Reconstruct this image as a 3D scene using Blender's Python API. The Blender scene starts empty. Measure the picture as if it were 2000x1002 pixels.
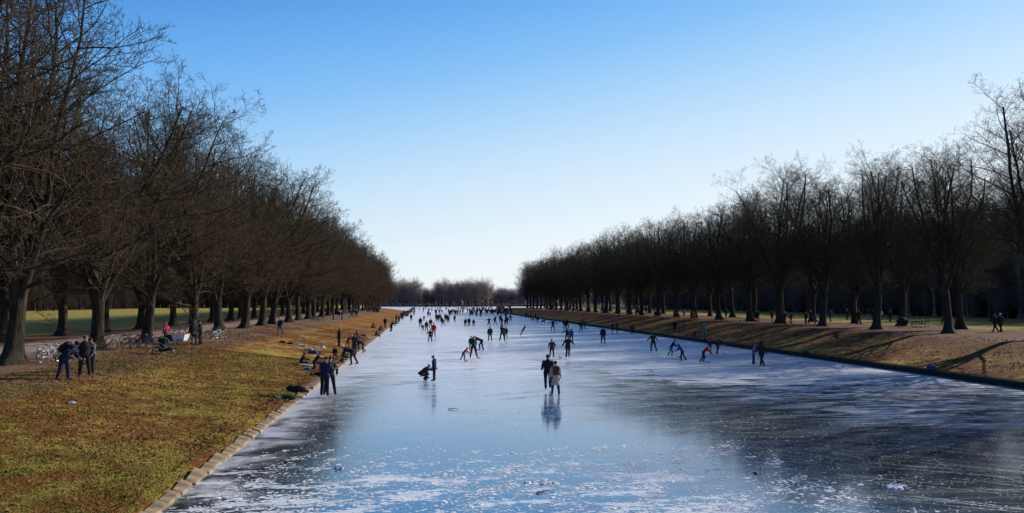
import bpy, math, random
import numpy as np
from mathutils import Vector, Matrix
random.seed(7); np.random.seed(7)
R = math.radians
S = bpy.context.scene
COL = S.collection

# ------------------------------------------------------------------ camera
CAM_H = 4.9
F_PX, W_PX, H_PX = 1500.0, 2000.0, 1002.0
cam_d = bpy.data.cameras.new('camera'); cam = bpy.data.objects.new('camera', cam_d); COL.objects.link(cam)
cam_d.sensor_width = 36.0; cam_d.lens = 36.0 * F_PX / W_PX; cam_d.clip_end = 12000.0; cam_d.clip_start = 0.1
cam.location = (0, 0, CAM_H)
YAW, PITCH = R(-6.65), R(3.376)
cam.rotation_euler = (math.pi / 2 + PITCH, 0, YAW)
S.camera = cam
S.render.resolution_x = 1024; S.render.resolution_y = 513
CM = cam.rotation_euler.to_matrix()

# ------------------------------------------------------------------ terrain shape
XL, XR = -6.1, 33.7          # the two edges of the ice
YEND = 400.0                 # where the banks stop and the canal opens into the lake
LX0, LX1, YFAR = -52.0, 135.0, 800.0
def ss(a, b, x):
    t = np.clip((x - a) / (b - a), 0, 1); return t * t * (3 - 2 * t)
_w = [(random.uniform(.05, .55), random.uniform(0, 6.28), random.uniform(0, 6.28), random.uniform(.5, 1)) for _ in range(14)]
def bumps(X, Y):
    z = 0
    for f, a, p, k in _w:
        z = z + k * np.sin((X * math.cos(a) + Y * math.sin(a)) * f * 2 + p) / (1 + 6 * f)
    return z * .035
def terr(X, Y):
    X = np.asarray(X, float); Y = np.asarray(Y, float)
    left = .02 + .16 * np.clip((XL - X) / .75, 0, 1) + 1.34 * ss(0, 1, (XL - .5 - X) / 12.5) * .35 + 1.34 * .65 * np.clip((XL - .5 - X) / 11.0, 0, 1)
    left = left + .2 * ss(-17, -21, X)
    right = .38 + 1.5 * (.3 * ss(0, 1, (X - XR - .2) / 11.5) + .7 * np.clip((X - XR - .2) / 10.0, 0, 1))
    z = np.where(X <= XL, left, np.where(X >= XR, right, -1.0))
    land = np.where((X <= XL) | (X >= XR), 1.0, 0.0)
    z = z + land * bumps(X, Y) * np.clip(np.minimum(np.abs(X - XL), np.abs(X - XR)) / 3, 0, 1)
    lake = ss(YEND - 3, YEND + 4, Y) * ss(LX0 - 8, LX0, X) * (1 - ss(LX1, LX1 + 8, X)) * (1 - ss(YFAR, YFAR + 6, Y))
    z = z * (1 - lake) - 1.0 * lake
    z = np.where(Y > YFAR + 6, np.maximum(z, 0) * 0 + 1.2, z)
    # wooded ground rises behind the right meadow
    z = z + 4.5 * ss(112, 175, X) * (1 - ss(300, 420, Y))
    return z
def ground(x, y):
    return max(float(terr(x, y)), 0.0)
def at(px, py):
    """a spot on the ground or ice seen at a spot of the picture"""
    d = CM @ Vector(((px - W_PX / 2) / F_PX, -(py - H_PX / 2) / F_PX, -1.0)); d.normalize()
    T = _TT; X = d.x * T; Y = d.y * T; Z = CAM_H + d.z * T
    k = np.argmax(Z <= np.maximum(terr(X, Y), 0.0)); t = float(T[k])
    return d.x * t, d.y * t, ground(d.x * t, d.y * t), t
_tl = [12.0]
while _tl[-1] < 900: _tl.append(_tl[-1] + max(.05, _tl[-1] * .0015))
_TT = np.array(_tl)

# ------------------------------------------------------------------ mesh helpers
class MB:
    def __init__(s): s.v = []; s.f = []; s.m = []; s.n = 0
    def add(s, V, F, mat=0):
        s.v.append(np.asarray(V, float).reshape(-1, 3))
        for f in F: s.f.append([i + s.n for i in f]); s.m.append(mat)
        s.n += len(V)
    def box(s, c, size, rot=None, mat=0, taper=1.0):
        hx, hy, hz = [q / 2 for q in size]
        V = [Vector((x * hx * (taper if z > 0 else 1), y * hy * (taper if z > 0 else 1), z * hz)) for z in (-1, 1) for y in (-1, 1) for x in (-1, 1)]
        if rot is not None: V = [rot @ v for v in V]
        V = [v + Vector(c) for v in V]
        s.add([tuple(v) for v in V], [(0, 2, 3, 1), (4, 5, 7, 6), (0, 1, 5, 4), (2, 6, 7, 3), (0, 4, 6, 2), (1, 3, 7, 5)], mat)
    def tube(s, pts, rad, n=8, mat=0, sq=None, side=None, cap=True):
        """sq: depth/width ratio of the section, side: direction of its wide axis"""
        pts = [Vector(p) for p in pts]; k = len(pts)
        if not hasattr(rad, '__len__'): rad = [rad] * k
        if sq is None: sq = [1] * k
        elif not hasattr(sq, '__len__'): sq = [sq] * k
        V = []; ref = Vector(side) if side is not None else None
        for i, p in enumerate(pts):
            t = (pts[min(i + 1, k - 1)] - pts[max(i - 1, 0)])
            if t.length < 1e-9: t = Vector((0, 0, 1))
            t.normalize()
            if ref is None:
                ref = t.orthogonal()
            a = (ref - t * ref.dot(t))
            if a.length < 1e-4: a = t.orthogonal()
            a.normalize(); b = t.cross(a)
            if side is None: ref = a
            for j in range(n):
                th = 2 * math.pi * j / n
                V.append(tuple(p + a * (math.cos(th) * rad[i]) + b * (math.sin(th) * rad[i] * sq[i])))
        F = [(i * n + j, i * n + (j + 1) % n, (i + 1) * n + (j + 1) % n, (i + 1) * n + j) for i in range(k - 1) for j in range(n)]
        if cap: F += [tuple(reversed(range(n))), tuple((k - 1) * n + j for j in range(n))]
        s.add(V, F, mat)
    def ball(s, c, r, rot=None, nu=12, nv=8, mat=0):
        if not hasattr(r, '__len__'): r = (r, r, r)
        V = []
        for i in range(nv + 1):
            ph = math.pi * i / nv
            for j in range(nu):
                th = 2 * math.pi * j / nu
                v = Vector((r[0] * math.sin(ph) * math.cos(th), r[1] * math.sin(ph) * math.sin(th), r[2] * math.cos(ph)))
                if rot is not None: v = rot @ v
                V.append(tuple(v + Vector(c)))
        F = [(i * nu + j, (i + 1) * nu + j, (i + 1) * nu + (j + 1) % nu, i * nu + (j + 1) % nu) for i in range(nv) for j in range(nu)]
        s.add(V, F, mat)
    def torus(s, c, r, r2, axis=1, nu=28, nv=6, mat=0):
        V = []
        for i in range(nu):
            a = 2 * math.pi * i / nu
            for j in range(nv):
                b = 2 * math.pi * j / nv
                q = r + r2 * math.cos(b); w = r2 * math.sin(b)
                v = [q * math.cos(a), w, q * math.sin(a)]
                V.append((c[0] + v[0], c[1] + v[1], c[2] + v[2]))
        F = [(i * nv + j, i * nv + (j + 1) % nv, ((i + 1) % nu) * nv + (j + 1) % nv, ((i + 1) % nu) * nv + j) for i in range(nu) for j in range(nv)]
        s.add(V, F, mat)
    def mesh(s, name, smooth=True):
        me = bpy.data.meshes.new(name)
        me.from_pydata(np.concatenate(s.v).tolist(), [], s.f)
        me.polygons.foreach_set('material_index', s.m)
        me.polygons.foreach_set('use_smooth', [smooth] * len(s.f))
        me.update(); return me
    def build(s, name, mats, parent=None, smooth=True, loc=None):
        me = s.mesh(name, smooth)
        for m in (mats if isinstance(mats, (list, tuple)) else [mats]): me.materials.append(m)
        return link(name, me, parent, loc)
def link(name, me, parent=None, loc=None):
    o = bpy.data.objects.new(name, me); COL.objects.link(o)
    if parent is not None: o.parent = parent
    if loc is not None: o.location = loc
    return o
def fast_mesh(name, V, F, smooth=True):
    """V (n,3) array, F (m,k) array with k = 3 or 4"""
    me = bpy.data.meshes.new(name); F = np.asarray(F, np.int32); k = F.shape[1]
    me.vertices.add(len(V)); me.vertices.foreach_set('co', np.asarray(V, np.float32).ravel())
    me.loops.add(F.size); me.loops.foreach_set('vertex_index', F.ravel())
    me.polygons.add(len(F)); me.polygons.foreach_set('loop_start', np.arange(0, F.size, k, dtype=np.int32))
    me.polygons.foreach_set('loop_total', np.full(len(F), k, np.int32))
    me.polygons.foreach_set('use_smooth', np.full(len(F), smooth, bool))
    me.update(calc_edges=True); return me
def tag(o, label=None, cat=None, group=None, kind=None):
    if label: o['label'] = label
    if cat: o['category'] = cat
    if group: o['group'] = group
    if kind: o['kind'] = kind
    return o
def empty(name, loc, rz=0.0, sc=1.0):
    o = bpy.data.objects.new(name, None); COL.objects.link(o)
    o.location = loc; o.rotation_euler = (0, 0, rz); o.scale = (sc, sc, sc); o.empty_display_size = .3
    return o
def copy_tree(o, parent=None):
    c = o.copy(); COL.objects.link(c)
    if parent is not None: c.parent = parent
    for ch in list(o.children): copy_tree(ch, c)
    return c

# ------------------------------------------------------------------ material helpers
class NT:
    def __init__(s, name):
        s.mat = bpy.data.materials.new(name); s.mat.use_nodes = True
        s.t = s.mat.node_tree; s.b = s.t.nodes['Principled BSDF']
        s.out = s.t.nodes['Material Output']
    def n(s, typ, **kw):
        nd = s.t.nodes.new(typ)
        for k, v in kw.items(): setattr(nd, k, v)
        return nd
    def L(s, a, b): s.t.links.new(a, b)
    def put(s, sock, val):
        if isinstance(val, bpy.types.NodeSocket): s.L(val, sock)
        elif isinstance(val, (tuple, list)) and len(val) == 3 and sock.type == 'RGBA': sock.default_value = (*val, 1)
        else: sock.default_value = val
    def m(s, op, a, b=0.0, c=0.0, clamp=False):
        nd = s.n('ShaderNodeMath', operation=op, use_clamp=clamp)
        s.put(nd.inputs[0], a); s.put(nd.inputs[1], b); s.put(nd.inputs[2], c); return nd.outputs[0]
    def step(s, x, lo, hi, a=0.0, b=1.0):
        nd = s.n('ShaderNodeMapRange', interpolation_type='SMOOTHSTEP')
        s.put(nd.inputs['Value'], x); s.put(nd.inputs['From Min'], lo); s.put(nd.inputs['From Max'], hi)
        s.put(nd.inputs['To Min'], a); s.put(nd.inputs['To Max'], b); return nd.outputs[0]
    def mix(s, f, a, b):
        nd = s.n('ShaderNodeMix', data_type='RGBA'); s.put(nd.inputs[0], f); s.put(nd.inputs[6], a); s.put(nd.inputs[7], b); return nd.outputs[2]
    def pos(s): return s.n('ShaderNodeNewGeometry').outputs['Position']
    def obj(s): return s.n('ShaderNodeTexCoord').outputs['Object']
    def vec(s, v, scale=(1, 1, 1), rot=(0, 0, 0), loc=(0, 0, 0)):
        nd = s.n('ShaderNodeMapping'); s.L(v, nd.inputs[0]); nd.inputs['Scale'].default_value = scale
        nd.inputs['Rotation'].default_value = rot; nd.inputs['Location'].default_value = loc; return nd.outputs[0]
    def noise(s, v, scale=1.0, det=4.0, rough=.55, dist=0.0):
        nd = s.n('ShaderNodeTexNoise'); s.L(v, nd.inputs['Vector']); nd.inputs['Scale'].default_value = scale
        nd.inputs['Detail'].default_value = det; nd.inputs['Roughness'].default_value = rough; nd.inputs['Distortion'].default_value = dist
        return nd.outputs[0]
    def vor(s, v, scale=1.0, feature='F1', out=0):
        nd = s.n('ShaderNodeTexVoronoi', feature=feature); s.L(v, nd.inputs['Vector']); nd.inputs['Scale'].default_value = scale
        return nd.outputs[out]
    def bump(s, h, strength=.3, dist=.05, sock='Normal'):
        nd = s.n('ShaderNodeBump'); nd.inputs['Strength'].default_value = strength; nd.inputs['Distance'].default_value = dist
        s.L(h, nd.inputs['Height']); s.L(nd.outputs[0], s.b.inputs['Normal'])
    def soften(s, k=.7):
        g = s.n('ShaderNodeNewGeometry'); a = s.n('ShaderNodeVectorMath', operation='SCALE'); s.L(g.outputs['Normal'], a.inputs[0]); a.inputs['Scale'].default_value = 1 - k
        b = s.n('ShaderNodeVectorMath', operation='ADD'); s.L(a.outputs[0], b.inputs[0]); b.inputs[1].default_value = (0, 0, k)
        c = s.n('ShaderNodeVectorMath', operation='NORMALIZE'); s.L(b.outputs[0], c.inputs[0]); s.L(c.outputs[0], s.b.inputs['Normal'])
    def set(s, col=None, rough=None, spec=None, metal=None):
        if col is not None: s.put(s.b.inputs['Base Color'], col)
        if rough is not None: s.put(s.b.inputs['Roughness'], rough)
        if spec is not None: s.put(s.b.inputs['Specular IOR Level'], spec)
        if metal is not None: s.put(s.b.inputs['Metallic'], metal)
        return s.mat
_simple = {}
def plain(name, col, rough=.7, var=.25, scale=9.0, metal=0.0, spec=.4):
    if name in _simple: return _simple[name]
    t = NT(name); o = t.obj(); n = t.noise(o, scale, 5, .6)
    dark = tuple(c * (1 - var) for c in col); lite = tuple(min(1, c * (1 + var)) for c in col)
    t.set(t.mix(t.step(n, .3, .7), dark, lite), t.step(n, .2, .8, rough * .85, min(1, rough * 1.1)), spec, metal)
    t.bump(n, .25, .02); _simple[name] = t.mat; return t.mat

# ground: grass, leaf litter, trodden earth, the gravel paths
def ground_material():
    t = NT('bank_ground'); p = t.pos()
    sep = t.n('ShaderNodeSeparateXYZ'); t.L(p, sep.inputs[0]); X, Y = sep.outputs[0], sep.outputs[1]
    big = t.noise(p, .22, 4, .6); mid = t.noise(p, 1.1, 5, .62); fine = t.noise(p, 7, 6, .7); vf = t.noise(p, 34, 3, .7)
    xw = t.m('ADD', X, t.m('MULTIPLY', t.m('SUBTRACT', mid, .5), 3.2))
    xw = t.m('ADD', xw, t.m('MULTIPLY', t.m('SUBTRACT', big, .5), 3.0))
    grass = t.mix(t.step(fine, .32, .68), (.20, .135, .022), (.62, .42, .09))
    grass = t.mix(t.step(mid, .35, .65, 0, .75), grass, (.36, .26, .045))
    green = t.m('MULTIPLY', t.step(Y, 34, 16), t.step(X, -20, -8))
    grass = t.mix(t.m('MULTIPLY', green, t.step(big, .3, .6, .25, .75)), grass, (.12, .125, .018))
    grass = t.mix(t.step(vf, .55, .75, 0, .5), grass, (.5, .34, .11))
    leafc = t.mix(t.vor(p, 6.5, out=1), (.13, .032, .007), (.33, .10, .022))
    leafc = t.mix(t.step(vf, .4, .65), leafc, (.2, .075, .025))
    lm = t.m('MULTIPLY', t.step(t.m('ADD', t.m('MULTIPLY', mid, .55), t.m('MULTIPLY', big, .5)), .47, .58), t.step(fine, .22, .5))
    lm = t.m('ADD', lm, t.m('MULTIPLY', t.m('MULTIPLY', t.step(Y, 45, 130), t.step(X, 20, 0)), .42))
    lr = t.m('MULTIPLY', t.step(X, 34, 36), t.step(t.m('ADD', fine, t.m('MULTIPLY', X, .028)), 1.42, 1.85, .12, .9))
    lm = t.m('ADD', lm, lr, clamp=True)
    slope = t.mix(lm, grass, leafc)
    earth = t.mix(fine, (.12, .075, .05), (.26, .165, .11))
    earth = t.mix(t.step(mid, .45, .6, 0, .6), earth, (.145, .07, .04))
    path = t.mix(t.step(fine, .2, .8), (.30, .215, .17), (.45, .34, .28))
    mead = t.mix(t.step(t.noise(p, .6, 5, .7), .3, .7), (.22, .18, .03), (.44, .34, .07))
    wood = t.mix(mid, (.035, .025, .018), (.09, .055, .035))
    c = t.mix(t.step(xw, -14.6, -16.2), slope, earth)                 # worn ground on the left crest
    c = t.mix(t.m('MULTIPLY', t.step(xw, -23.2, -24.4), .9), c, path)
    c = t.mix(t.step(xw, -29.2, -30.2), c, t.mix(.5, leafc, earth))
    c = t.mix(t.step(xw, -33.5, -37), c, mead)
    c = t.mix(t.step(xw, -128, -136), c, wood)
    c = t.mix(t.step(xw, 43.2, 44.6), c, t.mix(t.step(mid, .4, .6), earth, leafc))
    c = t.mix(t.m('MULTIPLY', t.step(xw, 44.8, 45.6), t.step(xw, 48.6, 47.6, 0, .75)), c, (.24, .15, .11))
    c = t.mix(t.step(xw, 60.0, 64), c, mead)
    c = t.mix(t.step(xw, 103, 109), c, wood)
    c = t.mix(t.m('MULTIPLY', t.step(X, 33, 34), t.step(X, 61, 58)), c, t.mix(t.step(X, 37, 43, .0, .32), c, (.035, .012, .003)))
    c = t.mix(t.step(Y, YFAR + 2, YFAR + 6), c, wood)
    t.set(c, .95, .15)
    t.bump(t.m('ADD', fine, t.m('MULTIPLY', vf, .6)), .7, .09)
    return t.mat

def ice_material():
    t = NT('lake_ice'); p = t.pos()
    sep = t.n('ShaderNodeSeparateXYZ'); t.L(p, sep.inputs[0]); X, Y = sep.outputs[0], sep.outputs[1]
    big = t.noise(p, .11, 4, .55, .4); mid = t.noise(p, .55, 5, .6, .5)
    # frost: bare and glassy near the bridge, dull and white further off
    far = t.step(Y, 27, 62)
    s1 = t.noise(t.vec(p, (.30, .95, 1), (0, 0, R(12))), 1.0, 7, .70, 1.1)
    s2 = t.noise(t.vec(p, (1.5, .18, 1), (0, 0, R(38))), 1.3, 5, .7, .8)
    s3 = t.noise(t.vec(p, (5, .5, 1), (0, 0, R(-58))), 1.0, 4, .7, .5)
    thr = t.m('ADD', t.m('MULTIPLY', far, -.24), .70)
    rightish = t.m('MULTIPLY', t.step(X, 9, 20), t.step(Y, 19, 30))
    thr = t.m('SUBTRACT', thr, t.m('MULTIPLY', rightish, .13))
    fro = t.m('ADD', t.m('MULTIPLY', s1, .55), t.m('MULTIPLY', mid, .3)); fro = t.m('ADD', fro, t.m('MULTIPLY', s2, .15))
    frost = t.step(t.m('SUBTRACT', fro, thr), -.035, .075)
    edge = t.step(t.m('ADD', X, t.m('MULTIPLY', t.m('SUBTRACT', s1, .5), 5)), XL + 2.4, XL + .4, 0, .8)
    edge = t.m('MULTIPLY', edge, t.step(t.m('ADD', mid, t.m('MULTIPLY', Y, .009)), .60, .85))
    frost = t.m('MAXIMUM', frost, edge)
    cen = t.step(X, 22, 6, .25, 1)
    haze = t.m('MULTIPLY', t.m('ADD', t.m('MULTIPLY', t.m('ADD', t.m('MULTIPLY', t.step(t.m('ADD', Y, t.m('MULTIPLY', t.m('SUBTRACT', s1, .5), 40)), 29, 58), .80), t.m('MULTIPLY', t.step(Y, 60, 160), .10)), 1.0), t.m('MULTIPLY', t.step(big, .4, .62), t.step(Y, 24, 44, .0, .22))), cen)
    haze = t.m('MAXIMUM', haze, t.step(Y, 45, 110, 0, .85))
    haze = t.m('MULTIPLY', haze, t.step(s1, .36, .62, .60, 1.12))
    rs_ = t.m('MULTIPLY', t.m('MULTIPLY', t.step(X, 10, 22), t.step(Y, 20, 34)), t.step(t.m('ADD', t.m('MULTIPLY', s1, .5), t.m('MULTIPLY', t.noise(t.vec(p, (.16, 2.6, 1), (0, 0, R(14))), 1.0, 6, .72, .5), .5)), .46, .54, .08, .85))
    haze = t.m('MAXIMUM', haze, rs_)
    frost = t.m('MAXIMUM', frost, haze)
    # scratches of skates, snow crumbs pressed into the surface
    scr = t.m('MULTIPLY', t.step(s3, .66, .72), t.step(mid, .42, .6, 0, .8))
    scr2 = t.m('MULTIPLY', t.step(t.noise(t.vec(p, (.5, 9, 1), (0, 0, R(24))), 1.0, 3, .6, .3), .66, .72), t.step(big, .42, .6, .1, .7))
    crumb_n = t.noise(t.vec(p, (.55, 1.25, 1), (0, 0, R(-52))), 4.6, 9, .78, .6)
    cw = t.noise(t.vec(p, (.5, 1.3, 1), (0, 0, R(-48))), .9, 4, .6, .4)
    nearb = t.m('MULTIPLY', t.step(t.m('ADD', Y, t.m('MULTIPLY', t.m('SUBTRACT', mid, .5), 8)), 27.5, 21), t.step(t.m('ADD', X, t.m('MULTIPLY', t.m('SUBTRACT', mid, .5), 8)), 14, 6))
    crumb = t.step(t.m('ADD', t.m('MULTIPLY', crumb_n, .55), t.m('MULTIPLY', cw, .45)), t.m('SUBTRACT', .665, t.m('MULTIPLY', nearb, .152)), t.m('SUBTRACT', .684, t.m('MULTIPLY', nearb, .154)))
    dots = t.m('MAXIMUM', t.step(t.vor(p, 2.6), .09, .07), t.m('MULTIPLY', t.step(t.vor(p, 6.3), .19, .14), t.step(mid, .42, .52)))
    dots = t.m('MULTIPLY', dots, t.step(Y, 60, 25, .2, 1))
    scr = t.m('MAXIMUM', t.m('MULTIPLY', scr, .55), t.m('MULTIPLY', scr2, .5))
    white = t.m('MAXIMUM', t.m('MULTIPLY', crumb, .9), t.m('MULTIPLY', dots, .75))
    white = t.m('MAXIMUM', white, scr)
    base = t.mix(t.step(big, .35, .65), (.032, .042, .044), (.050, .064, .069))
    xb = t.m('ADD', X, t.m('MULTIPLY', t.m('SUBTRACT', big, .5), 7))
    base = t.mix(t.m('MULTIPLY', t.step(xb, -3.5, -.5), t.step(xb, 15, 5)), base, (.022, .13, .31))  # blue of the reflected sky painted into the base colour of the middle ice
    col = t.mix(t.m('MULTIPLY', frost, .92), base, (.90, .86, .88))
    col = t.mix(white, col, (.92, .92, .93))
    gap = t.step(t.noise(t.vec(p, (.12, 1.5, 1), (0, 0, R(8))), 1.0, 6, .7, .6), .46, .54, .45, 1)
    col = t.mix(t.m('MULTIPLY', t.m('MULTIPLY', t.m('SUBTRACT', 1.0, gap), t.step(X, 4, 14)), t.step(Y, 90, 60)), col, (.20, .20, .22))
    allw = t.m('MAXIMUM', frost, white)
    t.set(col, t.m('ADD', t.m('MULTIPLY', allw, .34), .085), .5)
    t.b.inputs['IOR'].default_value = 2.0; t.b.inputs['Specular Tint'].default_value = (.72, .90, 1.0, 1)
    t.bump(t.m('ADD', t.m('MULTIPLY', t.noise(p, .9, 3, .5), .6), t.m('MULTIPLY', allw, .25)), .10, .05)
    return t.mat
# ------------------------------------------------------------------ bare trees
def batch_tubes(items, n):
    """items: list of (points, radii) with equal point count -> vertices, quads"""
    P = np.array([i[0] for i in items], float); Rr = np.array([i[1] for i in items], float)
    N, k, _ = P.shape
    T = np.empty_like(P); T[:, 1:-1] = P[:, 2:] - P[:, :-2]; T[:, 0] = P[:, 1] - P[:, 0]; T[:, -1] = P[:, -1] - P[:, -2]
    T /= np.linalg.norm(T, axis=2, keepdims=True) + 1e-9
    ref = np.where(np.abs(T[:, :1, 2:3]) > .8, np.array([1., 0, 0]), np.array([0, 0, 1.]))
    A = np.cross(T, np.broadcast_to(ref, T.shape)); A /= np.linalg.norm(A, axis=2, keepdims=True) + 1e-9
    B = np.cross(T, A)
    th = 2 * np.pi * np.arange(n) / n
    V = P[:, :, None] + (A[:, :, None] * np.cos(th)[None, None, :, None] + B[:, :, None] * np.sin(th)[None, None, :, None]) * Rr[:, :, None, None]
    j = np.arange(n); j2 = (j + 1) % n; i = np.arange(k - 1)[:, None] * n
    q = np.stack([i + j, i + j2, i + n + j2, i + n + j], -1).reshape(-1, 4)
    F = (np.arange(N)[:, None, None] * (k * n) + q[None]).reshape(-1, 4)
    return V.reshape(-1, 3), F
def tubes_mesh(name, groups):
    Vs, Fs, o = [], [], 0
    for (k, n), items in groups.items():
        V, F = batch_tubes(items, n); Vs.append(V); Fs.append(F + o); o += len(V)
    return fast_mesh(name, np.concatenate(Vs), np.concatenate(Fs))
def rnd_dir(d, ang, az):
    a = d.orthogonal().normalized(); b = d.cross(a)
    return (d * math.cos(ang) + (a * math.cos(az) + b * math.sin(az)) * math.sin(ang)).normalized()
LV = {0: (9, 9), 1: (9, 7), 2: (6, 5), 3: (5, 4), 4: (4, 3), 5: (3, 3)}     # points, sides by level
WOB = {1: .10, 2: .15, 3: .20, 4: .26, 5: .30}; TROP = {1: .05, 2: .075, 3: .07, 4: .08, 5: .13}
MINR = [.009]; RAT = [.40, .62]
def grow(rs, out, start, d, length, r0, level, maxl, up, wob, kids, taper=.25, density=1.0, tmin=.18):
    k = LV[level][0]; pts = [Vector(start)]; d = Vector(d).normalized(); seg = length / (k - 1); dirs = [d.copy()]
    for i in range(k - 1):
        g = Vector((rs.gauss(0, 1), rs.gauss(0, 1), rs.gauss(0, 1))) * wob
        u = up(i / (k - 1)) if callable(up) else up
        d = (d + g + Vector((0, 0, u))).normalized()
        pts.append(pts[-1] + d * seg); dirs.append(d.copy())
    rad = [max(r0 * (1 - (1 - taper) * (i / (k - 1)) ** .9), MINR[0]) for i in range(k)]
    out.setdefault((level, k, LV[level][1]), []).append(([tuple(p) for p in pts], rad))
    if level >= maxl: return
    nk = int(round(kids[level] * density * rs.uniform(.8, 1.2)))
    az = rs.uniform(0, 6.28)
    for c in range(nk):
        t = tmin + (1 - tmin) * (c + rs.uniform(0, 1)) / nk
        f = t * (k - 1); i = min(int(f), k - 2); p = pts[i].lerp(pts[i + 1], f - i)
        az += 2.4 + rs.uniform(-.5, .5)
        cd = rnd_dir(dirs[i], rs.uniform(.55, 1.2), az)
        if cd.z < -.35 and rs.random() < .6: cd.z = abs(cd.z) * .5; cd.normalize()
        ll = length * (.52 if level > 1 else .46) * (1.12 - .62 * t) * rs.uniform(.75, 1.25)
        rr = max(rad[i] * rs.uniform(*RAT), MINR[0] * 1.15)
        grow(rs, out, p, cd, ll, rr, level + 1, maxl, TROP[level + 1], WOB[level + 1], kids, .3)
def make_tree_meshes(seed, kind):
    rs = random.Random(seed); out = {}; trunk = {}
    if kind == 'broad':       # wide crowned avenue tree with low sweeping limbs
        th = rs.uniform(3.4, 4.2); r = rs.uniform(.38, .46); H = rs.uniform(.94, 1.06)
        kids = [0, 11, 7.5, 5, 3.8]; nl, nlat = 6, 6; ml = 5; MINR[0] = .0085; RAT[:] = [.40, .62]
    elif kind == 'upright':   # taller trunk, vase of upright limbs
        th = rs.uniform(3.8, 5.0); r = rs.uniform(.36, .44); H = rs.uniform(.93, 1.07)
        kids = [0, 13, 7.4, 5, 3.9]; nl, nlat = 6, 6; ml = 5; MINR[0] = .0058; RAT[:] = [.28, .46]
    else:                     # wood: light version seen only as a mass
        th = rs.uniform(4, 7); r = .28; H = rs.uniform(.85, 1.2); kids = [0, 11, 7, 5, 0]; nl, nlat = 4, 9; ml = 4; MINR[0] = .011; RAT[:] = [.4, .62]
    # trunk with root flare and buttress lobes
    n, rings = 22, 16; V = []; lobes = [(rs.uniform(0, 6.28), rs.uniform(.5, 1)) for _ in range(6)]
    for i in range(rings):
        z = -0.35 + (th + .9 + .35) * i / (rings - 1); t = max(z, 0) / th
        rr = r * (1 + .75 * math.exp(-max(z, -.1) * 2.6)) * (1 - .16 * t) * (1 + .13 * math.exp(-((z - th) ** 2) * 2))
        if i == rings - 1: rr *= .55
        for j in range(n):
            a = 2 * math.pi * j / n; b = 0
            for la, lk in lobes: b += lk * max(0, math.cos(a - la)) ** 10
            rad = rr * (1 + b * (.42 * math.exp(-max(z, 0) * 1.5) + .09) + rs.uniform(-.025, .025))
            V.append((rad * math.cos(a) + .12 * math.sin(z * .7 + seed), rad * math.sin(a) + .1 * math.cos(z * .6 + seed), z))
    F = [(i * n + j, i * n + (j + 1) % n, (i + 1) * n + (j + 1) % n, (i + 1) * n + j) for i in range(rings - 1) for j in range(n)]
    base = fast_mesh('trunk', np.array(V), np.array(F))
    top = Vector((.12 * math.sin(th * .7 + seed), .1 * math.cos(th * .6 + seed), th))
    az = rs.uniform(0, 6.28)
    for q in range(nl):                       # leaders
        az += 2 * math.pi / nl + rs.uniform(-.3, .3)
        if kind == 'broad': a, L = rs.uniform(.10, .50), rs.uniform(14.5, 16.2)
        elif kind == 'upright': a, L = rs.uniform(.08, .42), rs.uniform(13.8, 15.0)
        else: a, L = rs.uniform(.05, .35), rs.uniform(11, 14)
        if q == 0: a *= .3
        grow(rs, out, top + Vector((math.cos(az) * r * .3, math.sin(az) * r * .3, rs.uniform(-.9, .1))), (math.cos(az) * math.sin(a), math.sin(az) * math.sin(a), math.cos(a)),
             L * H, r * (rs.uniform(.48, .64) if kind != 'upright' else rs.uniform(.44, .6)), 1, ml, .055, .085, kids, .30 if kind == 'upright' else .20, 1.5, .14)
    for q in range(nlat):                     # spreading laterals
        az += 2.4 + rs.uniform(-.3, .3)
        z = rs.uniform(th * .85, th + 2.2)
        if kind == 'broad':
            a, L = rs.uniform(.85, 1.4), rs.uniform(6.5, 9.5)
            up = (lambda t, k=rs.uniform(.0, .05): (-.01 if t < .4 else .10) + k)
        elif kind == 'upright':
            a, L = rs.uniform(.75, 1.2), rs.uniform(6, 8.5); up = .09
        else:
            a, L = rs.uniform(.7, 1.2), rs.uniform(4, 7); up = .08; z = rs.uniform(th * .5, th + 3)
        grow(rs, out, Vector((top.x, top.y, z)), (math.cos(az) * math.sin(a), math.sin(az) * math.sin(a), math.cos(a)),
             L * H, r * rs.uniform(.2, .36), 1, ml, up, .12, kids, .14, .95, .16)
    limbs = {}; twigs = {}
    for (lv, k, n_), it in out.items():
        (limbs if lv <= 2 else twigs).setdefault((k, n_), []).extend(it)
    return base, tubes_mesh('limbs', limbs), tubes_mesh('twigs', twigs)

def bark_material(name, a, b, moss):
    t = NT(name); p = t.obj()
    w = t.noise(t.vec(p, (7, 7, 1.3)), 1.0, 6, .7, .6); f = t.noise(p, 1.1, 4, .6)
    c = t.mix(t.step(w, .3, .7), a, b)
    c = t.mix(t.step(f, .5, .7, 0, .55), c, moss)
    t.set(c, .92, .15); t.bump(w, .8, .12); return t.mat
BARK2 = bark_material('dark_bark', (.018, .017, .014), (.075, .064, .05), (.04, .045, .022))
BARK = bark_material('bark', (.012, .010, .008), (.072, .058, .040), (.042, .042, .02))
LIMB = bark_material('limb_bark', (.025, .021, .016), (.075, .06, .042), (.05, .048, .024))
TWIG = bark_material('twig_bark', (.062, .045, .028), (.13, .092, .055), (.085, .07, .034))
TWIG2 = bark_material('dark_twig_bark', (.048, .042, .026), (.105, .084, .052), (.072, .072, .034))
LIMB2 = bark_material('dark_limb_bark', (.03, .027, .021), (.09, .075, .055), (.055, .06, .03))

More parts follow.
